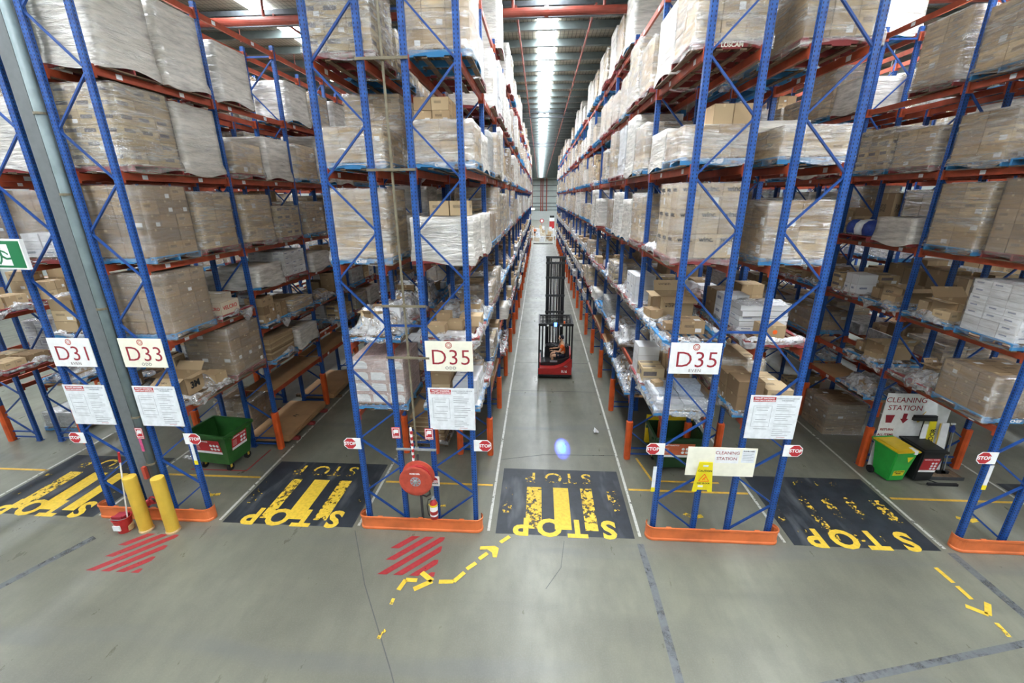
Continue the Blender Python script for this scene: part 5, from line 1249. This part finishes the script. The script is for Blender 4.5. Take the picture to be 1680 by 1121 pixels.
# ------------------------------------------------------------ people
def body(name, J, edges, parent, mat, sub=2):
    vs = [Vector(j[0]) for j in J]
    me = bpy.data.meshes.new(name); me.from_pydata(vs, edges, []); me.update()
    o = bpy.data.objects.new(name, me); COL.objects.link(o)
    md = o.modifiers.new('skin', 'SKIN'); 
    for i, j in enumerate(J): me.skin_vertices[0].data[i].radius = (j[1], j[2] if len(j) > 2 else j[1])
    me.skin_vertices[0].data[0].use_root = True
    s = o.modifiers.new('sub', 'SUBSURF'); s.levels = s.render_levels = sub
    dg = bpy.context.evaluated_depsgraph_get(); dg.update(); m2 = bpy.data.meshes.new_from_object(o.evaluated_get(dg))
    bpy.data.objects.remove(o); m2.materials.clear(); m2.materials.append(MATS[mat])
    for p in m2.polygons: p.use_smooth = True
    return ob(name, m2, None, parent)
def person(label, loc, rz, seated, hair='navy'):
    t = thing('person', label, 'person', loc, rz)   # faces -Y locally
    if seated:   # hips at z 0
        hipz = .0; J = [((0, 0, .05), .14, .12), ((0, -.02, .28), .13, .1), ((0, -.03, .46), .16, .1), ((0, -.04, .56), .06), ((0, -.06, .63), .05),
             ((-.09, -.05, 0), .09), ((-.12, -.45, .06), .065), ((-.12, -.5, -.34), .045), ((-.12, -.62, -.4), .04),
             ((.09, -.05, 0), .09), ((.13, -.44, .04), .065), ((.15, -.4, -.36), .045), ((.15, -.52, -.42), .04),
             ((-.19, -.04, .47), .055), ((-.24, -.18, .24), .042), ((-.18, -.42, .24), .03), ((.19, -.04, .47), .055), ((.25, -.16, .24), .042), ((.2, -.4, .26), .03)]
        hz = .74
    else:
        J = [((0, 0, .95), .14, .11), ((0, 0, 1.15), .13, .1), ((0, 0, 1.36), .16, .1), ((0, 0, 1.46), .06), ((0, -.01, 1.52), .05),
             ((-.09, 0, .88), .09), ((-.1, -.02, .5), .062), ((-.11, .02, .1), .045), ((-.11, -.12, .04), .04),
             ((.09, 0, .88), .09), ((.1, -.04, .5), .062), ((.12, .05, .1), .045), ((.12, -.08, .04), .04),
             ((-.19, 0, 1.38), .055), ((-.25, .02, 1.1), .042), ((-.22, -.16, .9), .03), ((.19, 0, 1.38), .055), ((.25, .02, 1.1), .042), ((.22, -.14, .9), .03)]
        hz = 1.62
    E = [(0, 1), (1, 2), (2, 3), (3, 4), (0, 5), (5, 6), (6, 7), (7, 8), (0, 9), (9, 10), (10, 11), (11, 12), (2, 13), (13, 14), (14, 15), (2, 16), (16, 17), (17, 18)]
    body('body', J, E, t, 'skin')
    # clothing: vest over the torso, trousers or shorts, boots
    T = [(J[0][0], .155, .135), (J[1][0], .15, .12), (J[2][0], .175, .12), (J[13][0], .07), (tuple((Vector(J[13][0])+Vector(J[14][0]))/2), .06), (J[16][0], .07), (tuple((Vector(J[16][0])+Vector(J[17][0]))/2), .06)]
    body('vest', T, [(0, 1), (1, 2), (2, 3), (3, 4), (2, 5), (5, 6)], t, 'hivis')
    Q = [(tuple(Vector(J[0][0])+Vector((0, 0, -.03))), .16, .14), (J[5][0], .105), (tuple(Vector(J[5][0]).lerp(Vector(J[6][0]), .75)), .085), (J[9][0], .105), (tuple(Vector(J[9][0]).lerp(Vector(J[10][0]), .75)), .085)]
    body('shorts', Q, [(0, 1), (1, 2), (0, 3), (3, 4)], t, 'navy')
    for a, b in ((7, 8), (11, 12)): body('boot', [(tuple(Vector(J[a][0])+Vector((0, .01, .06))), .06), (tuple(Vector(J[a][0])+Vector((0, .02, -.03))), .055), (J[b][0], .045)], [(0, 1), (1, 2)], t, 'khaki', 1)
    hd = Vector(J[4][0]); hc = Vector((hd.x, hd.y-.02, hz))
    m = MB().lathe([(.02, -.13), (.05, -.115), (.068, -.06), (.076, 0), (.078, .05), (.06, .1), (.02, .125)], 16, Matrix.Translation(hc) @ Matrix.Diagonal((1, 1.18, 1, 1)))
    h = ob('head', m.mesh('head', smooth=True), 'skin', t)
    ob('nose', MB().poly([(hc.x-.012, hc.y-.085, hc.z-.03), (hc.x+.012, hc.y-.085, hc.z-.03), (hc.x, hc.y-.085, hc.z+.015)], (0, -.022, -.004)), 'skin', h)
    for s in (-1, 1): ob('eye', MB().lathe([(.009, 0), (.009, .004)], 8, Matrix.Translation(hc+Vector((s*.03, -.083, .01))) @ Rm), 'black', h); ob('ear', MB().lathe([(.02, 0), (.022, .01), (.01, .016)], 8, Matrix.Translation(hc+Vector((s*.07, 0, 0))) @ Matrix.Rotation(s*PI/2, 4, 'Y')), 'skin', h)
    ob('mouth', MB().box(hc.x-.02, hc.y-.09, hc.z-.058, hc.x+.02, hc.y-.082, hc.z-.052), 'dark_red', h)
    ob('hair', MB().lathe([(.081, -.02), (.084, .04), (.068, .1), (.03, .135), (.005, .138)], 16, Matrix.Translation(hc+Vector((0, .012, .0))) @ Matrix.Diagonal((1, 1.18, 1, 1))).mesh('hair', smooth=True), hair, t)
    for a, b in ((14, 15), (17, 18)):   # hands
        w = Vector(J[b][0]); d = (w-Vector(J[a][0])).normalized(); sx = Vector((1, 0, 0))
        K = [(tuple(w), .026, .018), (tuple(w+d*.075), .036, .016)]; Ed = [(0, 1)]
        for f_ in range(4):
            base = w+d*.08+sx*(.027-.018*f_); L_ = (.06, .07, .066, .05)[f_]
            n0 = len(K); K += [(tuple(base), .009), (tuple(base+d*L_*.55+Vector((0, 0, -.008))), .008), (tuple(base+d*L_*.9+Vector((0, 0, -.03))), .007)]; Ed += [(1, n0), (n0, n0+1), (n0+1, n0+2)]
        n0 = len(K); sg = 1 if w.x < 0 else -1; K += [(tuple(w+d*.03+sx*.03*sg), .011), (tuple(w+d*.06+sx*.055*sg), .009)]; Ed += [(0, n0), (n0, n0+1)]
        body('hand', K, Ed, t, 'skin', 1)
    return t
# ------------------------------------------------------------ reach truck
t = thing('reach_truck', 'red and black reach truck with raised black mast standing in the D35 aisle', 'forklift', (.67, 8.25, 0))
def rnd_box(x0, y0, z0, x1, y1, z1, b=.04): return MB().box(x0, y0, z0, x1, y1, z1).mesh('b', bevel=b)
ob('chassis', rnd_box(-.66, 0, .08, .66, 1.45, .22, .03), 'black', t)
m = MB(); prof = []
for i in range(13):
    x = -.66+1.32*i/12; prof.append((x, .46+.0*i+(.5 if False else 0)+.42*max(0, (x+.1)/.76)**2))
m.poly([(-.65, 0, .2), (.65, 0, .2)]+[(x, 0, z) for x, z in reversed(prof)], (0, .32, 0))
ob('rear_cover', m.mesh('cover'), 'truck_red', t)
m = MB(); m.poly([(-.64, 0, .4), (.64, 0, .4), (.64, 0, .86), (.3, 0, .72), (-.64, 0, .56)], (0, .6, 0)); ob('battery_cover', m, 'black', t, (0, .33, 0))
ob('side_panel', rnd_box(-.66, .3, .2, -.58, 1.4, .62, .02), 'truck_red', t); ob('side_panel', rnd_box(.58, .3, .2, .66, 1.4, .95, .02), 'truck_red', t)
ob('floor_plate', MB().box(-.6, .3, .2, .2, 1.3, .24), 'dark_grey', t)
ob('seat', rnd_box(-.02, .38, .62, .52, .9, .74, .04), 'black', t); ob('seat_back', rnd_box(.44, .4, .7, .56, .88, 1.25, .04), 'black', t)
ob('console', rnd_box(-.4, 1.0, .24, .5, 1.4, 1.05, .04), 'black', t); ob('steering_wheel', MB().tube([(-.1+.14*math.cos(a*PI/8), .95+.14*math.sin(a*PI/8), 1.08) for a in range(17)], .016, 8), 'black', t)
for x, y in ((-.64, .05), (.64, .05), (-.64, 1.4), (.64, 1.4), (-.5, 1.4), (.5, 1.4)): ob('guard_pillar', MB().bar((x, y, .2 if x < 0 else .5), (x*.98, y+.02, 2.24), .06, .06), 'black', t)
g = MB()
for x in (-.64, .64): g.box(x-.03, 0, 2.22, x+.03, 1.5, 2.28)
g.box(-.66, 0, 2.2, .66, .07, 2.3).box(-.66, 1.4, 2.22, .66, 1.48, 2.28)
ob('overhead_guard', g, 'black', t)
for i in range(6): ob('guard_bar', MB().box(-.6, .25+.2*i, 2.24, .6, .28+.2*i, 2.27), 'black', t)
for y in (.2, 1.1): 
    for x in (-.6, .5): ob('wheel', MB().tube([(x, y+.1, .14), (x+.1, y+.1, .14)], .14, 16), 'rubber', t)
for x in (-.62, .52): ob('outrigger', rnd_box(x, 1.4, .06, x+.1, 2.9, .2, .01), 'black', t); ob('load_wheel', MB().tube([(x+.01, 2.75, .13), (x+.09, 2.75, .13)], .13, 14), 'rubber', t)
mast = ob('mast', MB().box(-.38, 1.85, .1, -.24, 2.05, 4.6).box(.24, 1.85, .1, .38, 2.05, 4.6), 'black', t)
ob('mast_channel', MB().box(-.22, 1.87, .1, -.16, 2.03, 4.55).box(.16, 1.87, .1, .22, 2.03, 4.55), 'black', mast)
for z in (.4, 2.3, 3.0, 3.75, 4.35, 4.58): ob('crossbar', MB().box(-.4, 1.82, z-.05, .4, 1.88, z+.04), 'dark_grey', mast)
for x in (-.06, .08): ob('lift_cylinder', MB().tube([(x, 1.93, .2), (x, 1.93, 4.3)], .03, 10), 'chrome', mast)
for x in (-.14, .14, 0): ob('hydraulic_hose', MB().tube([(x, 1.9, .8), (x, 1.9, 4.4)], .014, 6), 'black', mast)
car = ob('fork_carriage', MB().box(-.36, 2.06, .3, .36, 2.1, .42).box(-.36, 2.06, .75, .36, 2.1, .85).box(-.34, 2.06, .3, -.3, 2.1, 1.4).box(.3, 2.06, .3, .34, 2.1, 1.4), 'black', t)
for x in (-.26, .16): ob('fork', MB().box(x, 2.1, .2, x+.1, 2.15, .85).box(x, 2.1, .2, x+.1, 3.2, .24), 'dark_grey', t)
ob('beacon_lamp', rnd_box(-.07, -.03, 2.2, .03, .03, 2.34, .01), 'blue_led', t); ob('warning_lamp', MB().lathe([(.03, 2.3), (.03, 2.38), (.01, 2.4)], 10, Matrix.Translation((.32, .05, 0))), 'hivis', t)
for x in (-.35, .15): ob('work_lamp', MB().box(x, -.02, 2.2, x+.08, .04, 2.26), 'white', t)
text('RX1', .14, 'grey_print', t, (.38, -.002, .33), RX90, .004) if False else text('R16', .14, 'white', t, (.36, -.002, .33), RX90, .004); text('HD', .09, 'grey_print', t, (.42, -.002, .55), RX90, .003)
ob('rear_badge', MB().box(-.2, .325, .6, .1, .33, .68), 'grey_print', t)
person('truck driver in an orange hi-vis top and dark shorts sitting sideways', (1.0, 8.9, .78), -PI/2, True)
sl = bpy.data.lights.new('blue_spot', 'SPOT'); sl.energy = 3500; sl.color = (.06, .1, 1); sl.spot_size = math.radians(5.2); sl.spot_blend = .75; sl.shadow_soft_size = .02
so = bpy.data.objects.new('blue_spot_beam', sl); COL.objects.link(so); so.location = (.65, 8.16, 2.2); dv = Vector((.74, 3.28, 0))-so.location; so.rotation_euler = dv.to_track_quat('-Z', 'Y').to_euler()
sl2 = bpy.data.lights.new('blue_core', 'SPOT'); sl2.energy = 2200; sl2.color = (.02, .42, 1); sl2.spot_size = math.radians(2.4); sl2.spot_blend = .6; sl2.shadow_soft_size = .02
so2 = bpy.data.objects.new('blue_spot_core', sl2); COL.objects.link(so2); so2.location = (.65, 8.16, 2.2); so2.rotation_euler = so.rotation_euler
# ------------------------------------------------------------ far end of the aisle
t = thing('safety_gate', 'white post-and-rail gate closing the far end of the aisle', 'gate', (.6, 60.4, 0))
for x in (-1.6, 1.5): ob('post', MB().box(x-.06, -.06, 0, x+.06, .06, 2.4), 'white', t)
for z in (.3, 1.1): ob('rail', MB().box(-1.6, -.03, z, 1.5, .03, z+.08), 'white', t)
ob('kick_rail', MB().box(-1.6, -.05, 0, 1.5, .05, .12), 'dark_grey', t)
rr = random.Random(9)
for i in range(26):
    x = rr.uniform(-2.2, 3.4); y = 64+i*.9; h = rr.uniform(.5, 1.6)
    cn = rr.choice(['cardboard', 'carton_white', 'carton_white', 'cardboard_dark', 'carton_pale'])
    t = thing('carton_stack', f'far {"brown" if "board" in cn else "white"} carton pile beyond the aisle end, {ORD[i % 20]} {"in the back part" if i > 19 else "from the gate"}', 'cartons', (x, y, 0), rr.uniform(-.3, .3), 'cartons beyond the aisle end')
    ob('carton', cube(cn), None, t, (0, 0, 0), None, (.8, .7, h*.6)); ob('carton', cube(rr.choice(['carton_white', 'cardboard'])), None, t, (.1, 0, h*.6), None, (.5, .5, h*.4))
t = thing('red_cabinet', 'red cabinet with white top panel beyond the far gate', 'cabinet', (2.45, 84, 0)); ob('body', MB().box(-.5, -.3, 0, .5, .3, 2.2), 'red', t); ob('door', MB().box(-.46, -.32, .1, .46, -.3, 1.5), 'red_print', t); ob('header', MB().box(-.5, -.32, 2.2, .5, .3, 2.9), 'white', t); ob('cap', MB().box(-.45, -.3, 2.9, .45, .3, 3.3), 'black', t)
t = thing('round_sign', 'round red and white sign on a post beyond the far gate', 'sign', (.4, 84, 0)); ob('post', MB().tube([(0, 0, 0), (0, 0, 2.2)], .04, 8), 'red', t); ob('disc', MB().lathe([(.42, 0), (.42, .05)], 20, Matrix.Translation((0, 0, 2.3)) @ Rm), 'red_print', t); ob('disc_centre', MB().lathe([(.26, .05), (.26, .06)], 20, Matrix.Translation((0, 0, 2.3)) @ Rm), 'white', t)
t = thing('exit_light', 'lit white box sign over the far left of the aisle end', 'sign', (-1.6, 84, 4.6)); ob('case', MB().box(-.5, -.08, -.2, .5, .08, .2), 'lit_white', t); ob('drop_rod', MB().box(-.02, -.02, .2, .02, .02, 8.1), 'steel', t)
person('distant worker in an orange top beyond the far gate', (-.9, 73, 0), .3, False, 'navy')
for x, y, z, l in ((-8.25, 14.5, 11.3, 'high under the roof above the D33 row'), (11.6, 9.6, 10.2, 'hanging between the racks at the upper right')):
    t = thing('hanging_exit_sign', f'small green exit sign {l}', 'sign', (x, y, z)); ob('case', MB().box(-.25, -.04, -.12, .25, .04, .12), 'lit_green', t); ob('figure', MB().box(-.1, -.045, -.08, .0, -.04, .08), 'lit_white', t); ob('drop_rod', MB().box(-.01, -.01, .12, .01, .01, ROOF-z), 'steel', t)
